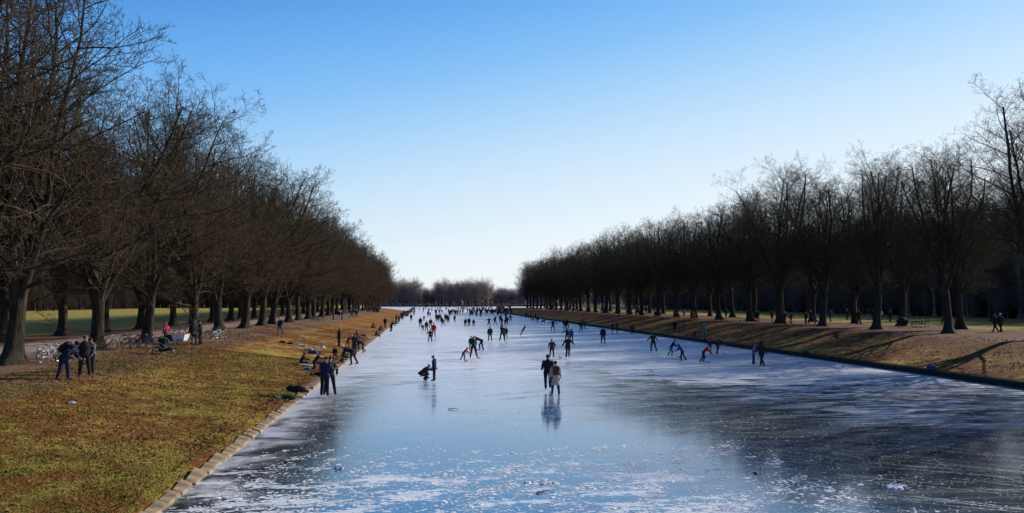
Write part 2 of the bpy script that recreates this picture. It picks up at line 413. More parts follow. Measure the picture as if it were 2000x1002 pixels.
def tree_proto(seed, kind, mats):
    a, b, c = make_tree_meshes(seed, kind)
    for me, m in zip((a, b, c), mats): me.materials.append(m)
    return a, b, c
BROAD = [tree_proto(11 + i, 'broad', (BARK, LIMB, TWIG)) for i in range(6)]
UPR = [tree_proto(41 + i, 'upright', (BARK2, LIMB2, TWIG2)) for i in range(6)]
rt = random.Random(5)
def place_tree(me3, key, x, y, rz, sc, label, group, sz=1.0):
    e = empty('avenue_tree', (x, y, ground(x, y) - .02), rz)
    e.scale = (sc, sc, sc * sz); e.rotation_euler.x = rt.gauss(0, .022); e.rotation_euler.y = rt.gauss(0, .022)
    tag(e, label, 'tree', group)
    t = link('trunk', me3[0], e); l = link('limbs', me3[1], e); w = link('twigs', me3[2], l)
    return e
ordn = ['nearest', 'second', 'third', 'fourth', 'fifth', 'sixth', 'seventh', 'eighth', 'ninth', 'tenth', 'eleventh', 'twelfth']
def row(protos, X, Y0, step, n, first, tail, tailgroup, jit=.35, seed=0, sc=1.0, hfix=None):
    for i in range(n):
        y = Y0 + step * i + rt.uniform(-jit, jit) * (1 if i > 1 else 0); x = X + rt.uniform(-jit, jit)
        me = protos[(i * 5 + seed + (i // 6) * 1) % len(protos)]
        lab = first[i] if i < len(first) else tail
        s = sc * rt.uniform(.95, 1.05)
        if hfix and i in hfix: s = hfix[i]
        place_tree(me, i, x, y, rt.uniform(0, 6.28), s, lab, tailgroup)
# left avenue, the row beside the bank
L1 = ['big bare tree at the left edge with white bicycles leaning at its trunk',
      'bare tree with a black bicycle on its left and dark bicycles on its right',
      'bare tree behind the cargo bike and the person in the pink jacket',
      'bare tree just right of the two tall people in dark coats, white bicycles beside it',
      'fifth bare tree of the left bank row, its twigs sweeping down over the slope',
      'sixth bare tree of the left bank row, dark trunk in front of the path',
      'bare tree whose dark trunk stands behind the walker in the orange hat',
      'eighth bare tree of the left bank row, right of the orange hat walker']
row(BROAD, -21.2, 43.0, 10.3, 36, L1, 'bare tree far down the left bank row, its crown merged with its neighbours', 'trees of the left row beside the bank', seed=0, hfix={0: 1.0, 1: .93, 2: .93, 3: .93, 4: .95})
L2 = ['bare tree at the far left edge behind the big foreground tree, across the path',
      'bare tree across the path, between the two nearest trunks of the left bank row',
      'third bare tree of the row across the left path, on the edge of the meadow',
      'fourth bare tree of the row across the left path, on the edge of the meadow']
row(BROAD, -33.0, 64.5, 10.3, 33, L2, 'bare tree far down the row across the left path, behind the front row', 'trees of the left row across the path', seed=3, sc=.95)
# right avenue
R1F = {0: 1.08, 1: .93, 2: .93, 3: .97}
R1 = ['bare tree at the right edge of the photo, foremost of the right bank row',
      'bare tree with a straight dark trunk left of the walking couple at right',
      'bare tree with a dark trunk left of the cargo bike on the right bank',
      'mossy bare tree with low limbs, left of the lone walker on the right bank',
      'bare tree with a thick trunk between two pairs of walkers on the right bank',
      'sixth bare tree of the right bank row',
      'bare tree with a white bicycle leaning against its right side on the far right bank',
      'eighth bare tree of the right bank row, just beyond the one with the white bicycle',
      'ninth bare tree of the right bank row, near the people in orange and red']
row(UPR, 49.8, 56.8, 11.4, 28, R1, 'bare tree far down the right bank row, its crown merged with its neighbours', 'trees of the right row beside the bank', seed=1, hfix=R1F, sc=1.03)
R2 = ['bare tree behind the walking couple at the right edge, second row',
      'bare tree between the parked bicycles and the cargo bikes, second row on the right',
      'bare tree in the second row on the right, left of the cargo bikes',
      'fourth bare tree of the second row on the right, at the edge of the meadow']
row(UPR, 59.8, 79.5, 10.8, 28, R2, 'bare tree far down the second right row, behind the bank row', 'trees of the right row beside the meadow', seed=4)
place_tree(UPR[3], 0, 50.0, 45.6, 2.0, 1.0, 'bare tree just beyond the right edge of the photo, shading the near ice', 'trees of the right row beside the bank')
# a few of them nearer than the photo's edge, so the row does not start out of nowhere: one on each side
place_tree(BROAD[2], 0, -21.4, 32.6, 1.1, 1.0, 'bare tree just outside the left edge of the photo, only its outer twigs in view', 'trees of the left row beside the bank')

# woods: masses nobody can count
def low_tree(seed, mats):
    a, b, c = make_tree_meshes(seed, 'wood')
    obs = []
    e = []
    import bmesh
    bm = bmesh.new()
    for me in (a, b, c): bm.from_mesh(me)
    me = bpy.data.meshes.new('wood_tree'); bm.to_mesh(me); bm.free(); me.materials.append(mats)
    return me
def wood_mat(name, a, b):
    t = NT(name); p = t.pos(); n = t.noise(p, .9, 4, .7)
    t.set(t.mix(t.step(n, .3, .7), a, b), .95, .1); return t.mat
WM = [low_tree(71 + i, None) for i in range(5)]
def wood(name, pts, mat, label, sc=(.8, 1.15), seed=0):
    """one object: points with bare trees instanced on them"""
    rs = np.random.RandomState(seed)
    c = bpy.data.collections.new(name + '_kinds')
    for i, me in enumerate(WM):
        me2 = me.copy(); me2.materials.clear(); me2.materials.append(mat)
        c.objects.link(bpy.data.objects.new('wood_tree', me2))
    V = np.array([(x, y, ground(x, y) - .1) for x, y in pts]); me = bpy.data.meshes.new(name)
    me.vertices.add(len(V)); me.vertices.foreach_set('co', V.astype(np.float32).ravel()); me.update()
    me.materials.append(mat)
    o = link(name, me); tag(o, label, 'wood', None, 'stuff')
    g = bpy.data.node_groups.new(name, 'GeometryNodeTree')
    g.interface.new_socket('Geometry', in_out='INPUT', socket_type='NodeSocketGeometry')
    g.interface.new_socket('Geometry', in_out='OUTPUT', socket_type='NodeSocketGeometry')
    N = g.nodes.new; gi, go = N('NodeGroupInput'), N('NodeGroupOutput')
    ci = N('GeometryNodeCollectionInfo'); ci.inputs['Collection'].default_value = c
    ci.inputs['Separate Children'].default_value = True; ci.inputs['Reset Children'].default_value = True
    ip = N('GeometryNodeInstanceOnPoints'); ip.inputs['Pick Instance'].default_value = True
    rz = N('FunctionNodeRandomValue'); rz.data_type = 'FLOAT_VECTOR'; rz.inputs[1].default_value = (.06, .06, 6.28); rz.inputs[0].default_value = (-.06, -.06, 0); rz.inputs['Seed'].default_value = seed
    rsn = N('FunctionNodeRandomValue'); rsn.data_type = 'FLOAT'; rsn.inputs[2].default_value = sc[0]; rsn.inputs[3].default_value = sc[1]; rsn.inputs['Seed'].default_value = seed + 1
    L = g.links.new
    L(gi.outputs[0], ip.inputs['Points']); L(ci.outputs[0], ip.inputs['Instance']); L(rz.outputs[0], ip.inputs['Rotation'])
    L(rsn.outputs[1], ip.inputs['Scale']); L(ip.outputs[0], go.inputs[0])
    md = o.modifiers.new('trees', 'NODES'); md.node_group = g
    return o
def scatter(x0, x1, y0, y1, d, seed, f=None):
    rs = random.Random(seed); pts = []
    y = y0
    while y < y1:
        x = x0
        while x < x1:
            px, py = x + rs.uniform(-.45, .45) * d, y + rs.uniform(-.45, .45) * d
            if f is None or f(px, py): pts.append((px, py))
            x += d
        y += d
    return pts
WD1 = wood_mat('right_wood_bark', (.18, .145, .115), (.34, .27, .21))
WD2 = wood_mat('left_wood_bark', (.045, .034, .026), (.10, .075, .055))
WD3 = wood_mat('far_wood_bark_hazed', (.15, .125, .145), (.24, .20, .22))  # distance haze put into the bark colour as a bluish tint
WD4 = wood_mat('far_wood_bark_brown', (.26, .19, .155), (.42, .31, .265))
wood('right_wood', scatter(108, 190, 90, 400, 6.5, 1), WD1, 'dark bare wood behind the right meadow', (.95, 1.3), 1)
wood('right_undergrowth', scatter(106, 190, 90, 400, 3.4, 7), WD1, 'dark undergrowth at the foot of the wood behind the right meadow', (.22, .42), 7)
wood('left_wood', scatter(-176, -134, 120, 400, 7.5, 2), WD2, 'brown bare wood behind the left meadow', (.85, 1.15), 2)
wood('left_undergrowth', scatter(-180, -132, 110, 400, 4.2, 8), WD2, 'brown undergrowth at the edge of the wood behind the left meadow', (.2, .4), 8)
wood('left_lakeside_wood', scatter(-190, -58, 415, 500, 6.5, 3), WD2, 'brown bare wood on the lake shore beyond the left bank', (.75, .95), 3)
wood('lakeside_undergrowth', scatter(-190, -56, 408, 430, 3.6, 13), WD2, 'bushes on the lake shore beyond the left bank', (.2, .4), 13)
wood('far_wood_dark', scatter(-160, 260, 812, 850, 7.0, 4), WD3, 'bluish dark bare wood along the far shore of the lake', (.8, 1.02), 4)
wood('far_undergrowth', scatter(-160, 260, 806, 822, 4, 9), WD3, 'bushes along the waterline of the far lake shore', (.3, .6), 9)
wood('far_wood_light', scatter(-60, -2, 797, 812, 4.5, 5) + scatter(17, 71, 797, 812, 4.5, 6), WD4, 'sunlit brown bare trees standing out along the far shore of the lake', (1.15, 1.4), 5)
for (x, s) in ((58, 1.75), (61, 1.6), (40, 1.5), (-48, 1.6)):
    pass
# ------------------------------------------------------------------ the place itself
def axis_pts(segs):
    out = []
    for a, b, st in segs:
        n = max(1, int(round((b - a) / st))); out += [a + (b - a) * i / n for i in range(n)]
    out.append(segs[-1][1]); return np.array(out)
xs = axis_pts([(-6000, -800, 800), (-800, -200, 60), (-200, -60, 7), (-60, -24, 1.2), (-24, XL, .35)])
xs[-1] = XL
xs = np.concatenate([xs, [XL + .02], axis_pts([(XL + 2, XR - 2, 6)]), [XR - .02], axis_pts([(XR, 62, .6), (62, 200, 6), (200, 800, 60), (800, 6000, 800)])])
ys = axis_pts([(-400, -20, 40), (-20, 14, 3), (14, 60, .5), (60, 140, 1.2), (140, 390, 4), (390, 410, 1), (410, 790, 20), (790, 812, 1.5), (812, 1400, 80), (1400, 9000, 900)])
GX, GY = np.meshgrid(xs, ys); GZ = terr(GX, GY)
nx, ny = len(xs), len(ys)
V = np.stack([GX, GY, GZ], -1).reshape(-1, 3)
i = np.arange(ny - 1)[:, None] * nx + np.arange(nx - 1)[None]
F = np.stack([i, i + 1, i + nx + 1, i + nx], -1).reshape(-1, 4)
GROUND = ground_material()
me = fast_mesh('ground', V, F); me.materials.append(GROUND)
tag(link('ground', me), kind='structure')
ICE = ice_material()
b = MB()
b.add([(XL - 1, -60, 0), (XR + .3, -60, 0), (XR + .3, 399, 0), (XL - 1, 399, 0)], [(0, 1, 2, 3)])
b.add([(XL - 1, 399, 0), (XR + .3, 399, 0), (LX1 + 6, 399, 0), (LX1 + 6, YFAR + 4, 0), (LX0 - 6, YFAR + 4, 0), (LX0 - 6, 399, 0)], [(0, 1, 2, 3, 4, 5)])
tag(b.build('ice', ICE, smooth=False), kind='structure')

# stone edging
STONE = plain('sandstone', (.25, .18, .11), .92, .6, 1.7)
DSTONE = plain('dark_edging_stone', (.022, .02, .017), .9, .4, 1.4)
ks = random.Random(3); y = 12.0
while y < 44:
    L = ks.uniform(.95, 1.35); w = ks.uniform(.30, .41)
    b = MB(); h = .13
    # wedge: low lip at the ice, rising towards the grass
    w1, w2 = w * ks.uniform(.72, .9), w * ks.uniform(.8, 1.0); g0, g1 = .115 + .25 * w1, .115 + .25 * w2
    V = [(-w1, -L / 2, -.1), (0, -L / 2, -.1), (0, L / 2, -.1), (-w2, L / 2, -.1),
         (-w1, -L / 2, g0), (0, -L / 2, .09), (0, L / 2, .09), (-w2, L / 2, g1)]
    for t in range(4, 8): V[t] = (V[t][0] + ks.uniform(-.02, .02), V[t][1] + ks.uniform(-.02, .02), V[t][2] + ks.uniform(-.012, .012))
    b.add(V, [(0, 3, 2, 1), (4, 5, 6, 7), (0, 1, 5, 4), (1, 2, 6, 5), (2, 3, 7, 6), (3, 0, 4, 7)])
    o = b.build('edging_stone', STONE, smooth=False, loc=(XL + .07 + ks.uniform(-.02, .03), y + L / 2, -.03))
    o.rotation_euler = (ks.uniform(-.035, .035), ks.uniform(-.06, .05), ks.uniform(-.05, .055))
    bv = o.modifiers.new('worn', 'BEVEL'); bv.width = .025; bv.segments = 2
    tag(o, 'tan sandstone slab edging the grass along the left side of the ice', 'stone slab', 'stone slabs along the left edge of the ice')
    y += L + ks.uniform(.0, .015)
b = MB()
for k in range(60):
    y0, y1 = 44.2 + k * 5.9, 44.2 + (k + 1) * 5.9
    b.box((XL - .16 + ks.uniform(-.05, .05), (y0 + y1) / 2, .03), (.5, y1 - y0 - .03, .24))
tag(b.build('stone_edging', STONE, smooth=False), 'low tan stone edging running on along the left bank towards the lake', 'edging')
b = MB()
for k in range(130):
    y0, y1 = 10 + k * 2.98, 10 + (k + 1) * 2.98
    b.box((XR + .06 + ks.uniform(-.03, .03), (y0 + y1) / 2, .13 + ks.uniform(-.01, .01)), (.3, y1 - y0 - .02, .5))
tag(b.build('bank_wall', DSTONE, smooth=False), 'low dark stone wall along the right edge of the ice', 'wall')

# grass blades and fallen leaves
def pts_in(n, x0, x1, y0, y1, power, rs):
    x = rs.uniform(x0, x1, n); u = rs.uniform(0, 1, n); y = y0 + (y1 - y0) * u ** power
    return x, y
def patch(x, y):
    return 1.1 * np.sin(x * .55 + 1.9 * np.sin(y * .21 + 1)) * np.sin(y * .27 + .8 * np.sin(x * .4)) + .7 * np.sin(x * 1.3 + y * .9) * np.sin(y * 1.1 - x * .5) + .5 * np.clip((y - 26) / 20, -1, 1)
def leaves(n, x0, x1, y0, y1, size, name, mat, label, power=1.0, seed=0, thr=0, lift=.02):
    rs = np.random.RandomState(seed); x, y = pts_in(n, x0, x1, y0, y1, power, rs)
    f = patch(x, y) + rs.normal(0, .45, n)
    k = f > thr; x, y = x[k], y[k]; n = len(x); z = terr(x, y) + lift
    s = rs.uniform(size * .5, size, n); a = rs.uniform(0, 6.28, n)
    u = np.stack([np.cos(a), np.sin(a), rs.uniform(-.6, .6, n)], 1); v = np.stack([-np.sin(a), np.cos(a), rs.uniform(-.6, .6, n)], 1)
    c = np.stack([x, y, z], 1); s = s[:, None]
    V = np.stack([c - u * s * .6, c - v * s * .35, c + u * s * .6 + np.array([0, 0, .02]), c + v * s * .35], 1).reshape(-1, 3)
    F = np.arange(n * 4).reshape(-1, 4)
    me = fast_mesh(name, V, F, False); me.materials.append(mat)
    return tag(link(name, me), label, 'leaves', None, 'stuff')
def leaf_mat():
    t = NT('dead_leaf'); p = t.pos(); v = t.vor(p, 9, out=1)
    s = t.n('ShaderNodeSeparateColor'); t.L(v, s.inputs[0])
    c = t.mix(s.outputs[0], (.14, .045, .013), (.42, .17, .05)); c = t.mix(t.step(s.outputs[1], .72, .8), c, (.36, .23, .10))
    t.set(c, .8, .15); t.soften(.5); return t.mat
LEAF = leaf_mat()
leaves(80000, -20, XL - .1, 15, 120, .13, 'fallen_leaves', LEAF, 'rusty fallen leaves scattered over the grass of the left bank', 1.3, 1, .75)
leaves(2600, XL - 1.3, XL + .5, 27, 90, .15, 'edge_leaves', LEAF, 'drift of dry leaves caught along the left edge of the ice', 1.2, 2, -.5, .1)
leaves(13000, XR + .2, 48, 44, 160, .13, 'bank_leaves', plain('dull_leaf', (.085, .028, .009), .9, .5, 3), 'dull brown fallen leaves covering the right bank', 1.3, 3, -.6)
rs = np.random.RandomState(9)
def blades(n, x0, x1, y0, y1, h, name, label, power, w=.012):
    x, y = pts_in(n, x0, x1, y0, y1, power, rs)
    kk = patch(x, y) + rs.normal(0, .5, n) < .9; x, y = x[kk], y[kk]; n = len(x)
    cl = np.sin(x * 2.1 + np.sin(y * 1.3) * 2) * np.sin(y * 1.9 + x) ; hh = h * (rs.uniform(.5, 1.2, n) + .45 * cl.clip(0, 1))
    z = terr(x, y) - .01; a = rs.uniform(0, 3.14, n); w = w * rs.uniform(.7, 1.4, n) * (1 + y / 45)
    dx, dy = np.cos(a) * w, np.sin(a) * w; lx, ly = rs.normal(0, .55, n) * hh, rs.normal(0, .55, n) * hh
    V = np.stack([np.stack([x - dx, y - dy, z], 1), np.stack([x + dx, y + dy, z], 1), np.stack([x + lx, y + ly, z + hh], 1)], 1).reshape(-1, 3)
    me = fast_mesh(name, V, np.arange(n * 3).reshape(-1, 3), False)
    t = NT(name + '_green'); p = t.pos(); sp = t.n('ShaderNodeSeparateXYZ'); t.L(p, sp.inputs[0])
    f = t.noise(p, 14, 2, .6); m = t.noise(p, .5, 4, .6)
    c = t.mix(t.step(f, .35, .65), (.22, .155, .025), (.62, .42, .09))
    c = t.mix(t.step(m, .42, .58, 0, .7), c, (.17, .10, .02))
    g = t.m('MULTIPLY', t.step(sp.outputs[1], 33, 18), t.step(m, .35, .6, .45, .95))
    c = t.mix(g, c, t.mix(f, (.085, .10, .012), (.24, .235, .035))); t.set(c, .75, .1); t.soften(.72)
    me.materials.append(t.mat)
    return tag(link(name, me), label, 'grass', None, 'stuff')
blades(230000, -19, XL - .35, 15, 62, .045, 'grass', 'short dry winter grass with green patches on the left bank', 1.5)

# snow crumbs, twigs and skate marks on the ice
SNOW = plain('snow_crumb', (.80, .81, .84), .8, .06, 8)
rs2 = random.Random(12); b = MB()
def chip(x, y, s, fl=.45):
    n = 6; V = []
    ph = rs2.uniform(0, 6.28)
    for k in range(n):
        a = ph + 6.283 * k / n; r = s * rs2.uniform(.55, 1.1); V.append((x + r * math.cos(a), y + r * math.sin(a), .003))
    for k in range(n):
        a = ph + .3 + 6.283 * k / n; r = s * rs2.uniform(.2, .65); V.append((x + r * math.cos(a), y + r * math.sin(a), s * fl * rs2.uniform(.5, 1.2)))
    F = [tuple(range(n, 2 * n))] + [(k, (k + 1) % n, n + (k + 1) % n, n + k) for k in range(n)]
    b.add(V, F)
for c in range(300):                       # streaky clusters swept together by the wind
    cx, cy = rs2.uniform(-5, 11), 17.5 + 8.5 * rs2.random() ** 1.2
    if cx < -1 and rs2.random() < .3: cy = rs2.uniform(17, 21)
    L = rs2.uniform(.15, .8); an = R(54) + rs2.gauss(0, .2)
    for k in range(int(rs2.uniform(8, 34) * L / .5)):
        q = rs2.gauss(0, L); w = rs2.gauss(0, .10)
        chip(cx + q * math.cos(an) - w * math.sin(an), cy + q * math.sin(an) + w * math.cos(an), rs2.uniform(.016, .062) * (1 if rs2.random() < .9 else 1.9), .12)
for c in range(2600):
    cy = 17 + 33 * rs2.random() ** 1.7; cx = rs2.uniform(XL + .5, 22 if cy > 24 else 14)
    if math.sin(cx * .9 + cy) + math.sin(cy * 1.7 - cx * .6) < rs2.uniform(-1.2, 1.2): continue
    chip(cx, cy, rs2.uniform(.014, .046) * (1 + cy / 60), .15)
tag(b.build('ice_crumbs', SNOW, smooth=False), 'white crumbs of snow and chipped ice strewn over the near ice', 'snow', None, 'stuff')
powder = MB()
for (px, py, s, lab) in ((661, 915, .17, 'whitish cube of broken ice lying on the ice near the left bank'), (1750, 951, .24, 'small heap of white snow alone on the dark ice at the lower right'),
                         (1065, 942, .34, 'white patch of scraped snow at the bottom middle of the ice')):
    x, y, z, _ = at(px, py); bb = MB(); b = bb
    if s == .17: bb.box((x, y, .05), (.19, .15, .11), Matrix.Rotation(.5, 3, 'Z'), 0, .8); chip(x + .1, y - .05, .08, .7); chip(x - .08, y + .05, .07, .8)
    else:
        for k in range(26): chip(x + rs2.gauss(0, s * .6), y + rs2.gauss(0, s * .35), rs2.uniform(.04, .13), .35)
    b = powder
    for k in range(70): chip(x + rs2.gauss(0, s * 2), y + rs2.gauss(0, s * 2), rs2.uniform(.008, .035), .2)
    tag(bb.build('ice_chunk', SNOW, smooth=False), lab, 'ice chunk')
tag(powder.build('snow_powder', SNOW, smooth=False), 'fine white snow powder scattered around the lumps of broken ice', 'snow', None, 'stuff')
def scratch_mat():
    t = NT('skate_mark'); p = t.pos(); n = t.noise(p, 9, 3, .7)
    t.set((.82, .83, .88), .6, .3); t.put(t.b.inputs['Alpha'], t.step(n, .36, .56, .0, .95)); return t.mat
b = MB(); rs3 = random.Random(21)
for k in range(900):
    y = 18 + 62 * rs3.random() ** 1.4; x = rs3.uniform(-4, min(32, y * .8 + 4)); 
    if x < 8 and y < 32 and rs3.random() < .7: continue
    a = (R(-34) + rs3.gauss(0, .14)) if rs3.random() < .72 else rs3.uniform(0, 3.14); L = rs3.uniform(.6, 5.5); kz = rs3.gauss(0, .12)
    w = rs3.uniform(.003, .0105) * (1 + y / 50); n = 9; V = []
    for q in range(n):
        ww = w * (1 - abs(q / (n - 1) * 2 - 1) ** 2 * .8)
        V.append((x - math.sin(a) * ww, y + math.cos(a) * ww, .004)); V.append((x + math.sin(a) * ww, y - math.cos(a) * ww, .004))
        x += math.cos(a) * L / n; y += math.sin(a) * L / n; a += kz / n * 2
        if not (XL + .4 < x < XR - .4): break
    m = len(V) // 2
    if m > 2: b.add(V, [(2 * q, 2 * q + 1, 2 * q + 3, 2 * q + 2) for q in range(m - 1)])
tag(b.build('skate_marks', scratch_mat(), smooth=False), 'thin white marks left by skates across the ice', 'skate marks', None, 'stuff')
STICK = plain('wet_stick', (.035, .024, .016), .8, .3)
for (px, py, L, an, lab) in ((1500, 832, .75, .1, 'dark stick frozen into the ice, right of the middle'), (875, 800, .5, .25, 'thin twig lying on the blue ice left of the couple'),
                             (1048, 965, .55, .5, 'crooked dark twig lying on a white snow patch'), (1478, 927, .35, .9, 'small brown piece of bark on the ice'),
                             (540, 905, .6, .1, 'dark twig lying by the left bank on frosty ice')):
    x, y, z, _ = at(px, py); b = MB(); pts = [(0, 0, .014)]
    for k in range(5): pts.append((pts[-1][0] + L / 5, pts[-1][1] + rs3.gauss(0, .035), .014 + abs(rs3.gauss(0, .02))))
    b.tube(pts, [.017, .02, .016, .014, .01, .006], 6); b.tube([pts[2], (pts[2][0] + .12, .12, .05)], [.009, .004], 5)
    o = b.build('fallen_twig', STICK, loc=(x, y, 0)); o.rotation_euler.z = an; tag(o, lab, 'stick')
# ------------------------------------------------------------------ people
def rot_about(v, ax, a): return Matrix.Rotation(a, 3, ax) @ Vector(v)
def skeleton(p):
    """joints of a figure 1.75 m tall, facing +Y; angles in degrees"""
    J = {}; hip = Vector((0, 0, .92)); lean = R(p.get('lean', 0)); side = R(p.get('side', 0))
    M = Matrix.Rotation(-lean, 3, 'X') @ Matrix.Rotation(side, 3, 'Y')
    J['hip'] = hip; J['waist'] = hip + M @ Vector((0, 0, .16)); J['chest'] = hip + M @ Vector((0, .0, .38)); J['neck'] = hip + M @ Vector((0, -.005, .54))
    hm = Matrix.Rotation(-(lean * .55 + R(p.get('nod', 0))), 3, 'X'); hm = hm @ Matrix.Rotation(R(p.get('turn', 0)), 3, 'Z')
    hs = p.get('head', 1.0)
    J['skull'] = J['neck'] + hm @ Vector((0, .025, .07 + .105 * hs)); J['HM'] = hm; J['TM'] = M
    for s, k in ((-1, 'L'), (1, 'R')):
        a = p.get('arm' + k, (8, 10, 15)); sh = hip + M @ Vector((s * .175, 0, .475)); J['sh' + k] = sh
        fw, out, el = [R(q) for q in a[:3]]
        d = Vector((0, 0, -1)); d = rot_about(d, 'X', fw); d = rot_about(d, 'Y', -s * out)
        J['el' + k] = sh + d * .29
        inn = R(a[3]) if len(a) > 3 else 0
        d2 = Vector((0, 0, -1)); d2 = rot_about(d2, 'X', fw + el); d2 = rot_about(d2, 'Y', -s * (out - inn))
        J['wr' + k] = J['el' + k] + d2 * .25; J['hd' + k] = d2
        l = p.get('leg' + k, (0, 3, 0)); hp = hip + Vector((s * .095, 0, -.03)); J['hp' + k] = hp
        fw, out, kn = [R(q) for q in l[:3]]
        d = rot_about(Vector((0, 0, -1)), 'X', fw); d = rot_about(d, 'Y', -s * out); J['kn' + k] = hp + d * .43
        d2 = rot_about(Vector((0, 0, -1)), 'X', fw - kn); d2 = rot_about(d2, 'Y', -s * out); J['an' + k] = J['kn' + k] + d2 * .41
        J['ft' + k] = (0, math.cos(R(l[3]) if len(l) > 3 else 0), -math.sin(R(l[3]) if len(l) > 3 else 0))
    if 'seat' in p: low = J['hip'].z - .12
    else: low = min(J['anL'].z, J['anR'].z) - .075
    for k, v in J.items():
        if isinstance(v, Vector) and not k.startswith('hd') : v.z -= low
    return J
def lerp(a, b, t): return a + (b - a) * t
_TS = None
def voxel(mb, name, size, smooth=1):
    global _TS
    if _TS is None: _TS = bpy.data.scenes.new('workshop')
    me = mb.mesh('tmp'); o = bpy.data.objects.new('tmp', me); _TS.collection.objects.link(o)
    m = o.modifiers.new('r', 'REMESH'); m.mode = 'VOXEL'; m.voxel_size = size; m.use_smooth_shade = True
    if smooth: s = o.modifiers.new('s', 'SMOOTH'); s.iterations = smooth; s.factor = .5
    vl = _TS.view_layers[0]; vl.update(); dg = vl.depsgraph; r = bpy.data.meshes.new_from_object(o.evaluated_get(dg)); r.name = name
    bpy.data.objects.remove(o); bpy.data.meshes.remove(me); return r
def hand(b, wr, d, M, s, curl=.6):
    side = Vector((0, 1, 0)) - d * d.y
    side = side.normalized() if side.length > .2 else Vector((1, 0, 0)); nrm = d.cross(side) * -s
    b.tube([wr - d * .02, wr + d * .03, wr + d * .085], [.024, .036, .034], 8, sq=.5, side=side)
    for q in range(4):
        L = (.068, .078, .073, .056)[q]; o = wr + d * .08 + side * ((1.5 - q) * .019); pts = [o]; dd = d.copy()
        for g in (.45, .32, .23):
            dd = (dd + nrm * curl * .55).normalized(); pts.append(pts[-1] + dd * L * g)
        b.tube(pts, [.0095, .009, .008, .0065], 6)
    o = wr + d * .03 + side * .03
    b.tube([o, o + (side * .8 + d * .7).normalized() * .035, o + (side * .5 + d).normalized() * .065], [.012, .011, .008], 6)
def body_mb(J, hs=1.0, fine=True):
    b = MB(); H, Wt, C, N = J['hip'], J['waist'], J['chest'], J['neck']
    b.tube([H + Vector((0, 0, -.07)), H, Wt, C, lerp(C, N, .7), lerp(C, N, .95)], [.13, .155, .13, .16, .14, .07], 14, sq=[.8, .72, .7, .66, .6, .8], side=(1, 0, 0))
    b.tube([lerp(C, N, .8), N, lerp(N, J['skull'], .6)], [.06, .052, .05], 10)
    K, HM = J['skull'], J['HM']
    b.ball(K + HM @ Vector((0, -.005, .015 * hs)), (.074 * hs, .093 * hs, .105 * hs), HM, 16, 12)
    b.ball(K + HM @ Vector((0, .03 * hs, -.05 * hs)), (.052 * hs, .058 * hs, .065 * hs), HM, 12, 8)
    if fine:
        b.tube([K + HM @ Vector((0, .088 * hs, .015 * hs)), K + HM @ Vector((0, .108 * hs, -.02 * hs)), K + HM @ Vector((0, .093 * hs, -.028 * hs))], [.009, .014, .012], 6)
        b.ball(K + HM @ Vector((0, .083 * hs, -.052 * hs)), (.024 * hs, .011, .009), HM, 8, 6)
        for s in (-1, 1): b.ball(K + HM @ Vector((s * .075 * hs, -.005, -.005)), (.012, .022 * hs, .032 * hs), HM, 8, 6)
    for s, k in ((-1, 'L'), (1, 'R')):
        sh, el, wr = J['sh' + k], J['el' + k], J['wr' + k]
        b.tube([lerp(sh, C, .35), sh, lerp(sh, el, .3), lerp(sh, el, .9), el, lerp(el, wr, .3), wr], [.06, .056, .05, .04, .038, .037, .025], 10)
        if fine: hand(b, wr, J['hd' + k].normalized(), None, s)
        else: b.ball(wr + J['hd' + k].normalized() * .07, (.035, .04, .06), None, 8, 6)
        hp, kn, an = J['hp' + k], J['kn' + k], J['an' + k]
        b.tube([hp + Vector((0, 0, .05)), hp, lerp(hp, kn, .3), lerp(hp, kn, .9), kn, lerp(kn, an, .3), lerp(kn, an, .85), an], [.08, .09, .083, .056, .054, .056, .038, .036], 10)
        f = Vector(J['ft' + k]); b.tube([an - f * .03 + Vector((0, 0, -.03)), an + f * .06 + Vector((0, 0, -.05)), an + f * .15 + Vector((0, 0, -.06))], [.035, .036, .028], 8)
    return b
def jacket_mb(J, long=0.0, fat=1.0, hood=True):
    b = MB(); H, Wt, C, N, M = J['hip'], J['waist'], J['chest'], J['neck'], J['TM']
    hem = H + M @ Vector((0, 0, -.06)) * .5 + Vector((0, 0, -.05 - long))
    if long > .2: hem = H + Vector((0, 0, -long - .05))
    pts = [hem, lerp(hem, H, .5), H, Wt, C, lerp(C, N, .62), lerp(C, N, .98), N + (N - C) * .22]
    b.tube(pts, [.185 * fat + .05 * long, .182 * fat + .02 * long, .178 * fat, .158 * fat, .192 * fat, .175 * fat, .092, .082], 16, sq=[.82, .8, .78, .82, .74, .68, .85, .95], side=(1, 0, 0))
    if hood: b.ball(N + M @ Vector((0, -.075, .0)), (.11, .065, .07), M)
    for s, k in ((-1, 'L'), (1, 'R')):
        sh, el, wr = J['sh' + k], J['el' + k], J['wr' + k]
        b.tube([lerp(sh, C, .45), sh, lerp(sh, el, .35), lerp(sh, el, .85), el, lerp(el, wr, .35), lerp(el, wr, .85), lerp(el, wr, .97)], [.085, .08 * fat, .07 * fat, .060 * fat, .062 * fat, .056 * fat, .047, .043], 10)
    return b
def trousers_mb(J, w=1.0):
    b = MB(); H, Wt = J['hip'], J['waist']
    b.tube([H + Vector((0, 0, -.1)), H, lerp(H, Wt, .6)], [.13, .167, .15], 14, sq=.76, side=(1, 0, 0))
    for k in 'LR':
        hp, kn, an = J['hp' + k], J['kn' + k], J['an' + k]
        b.tube([hp + Vector((0, 0, .06)), hp, lerp(hp, kn, .3), lerp(hp, kn, .9), kn, lerp(kn, an, .25), lerp(kn, an, .8), lerp(kn, an, .97)], [.085, .103 * w, .094 * w, .072 * w, .069 * w, .068 * w, .058 * w, .06 * w], 10)
    return b
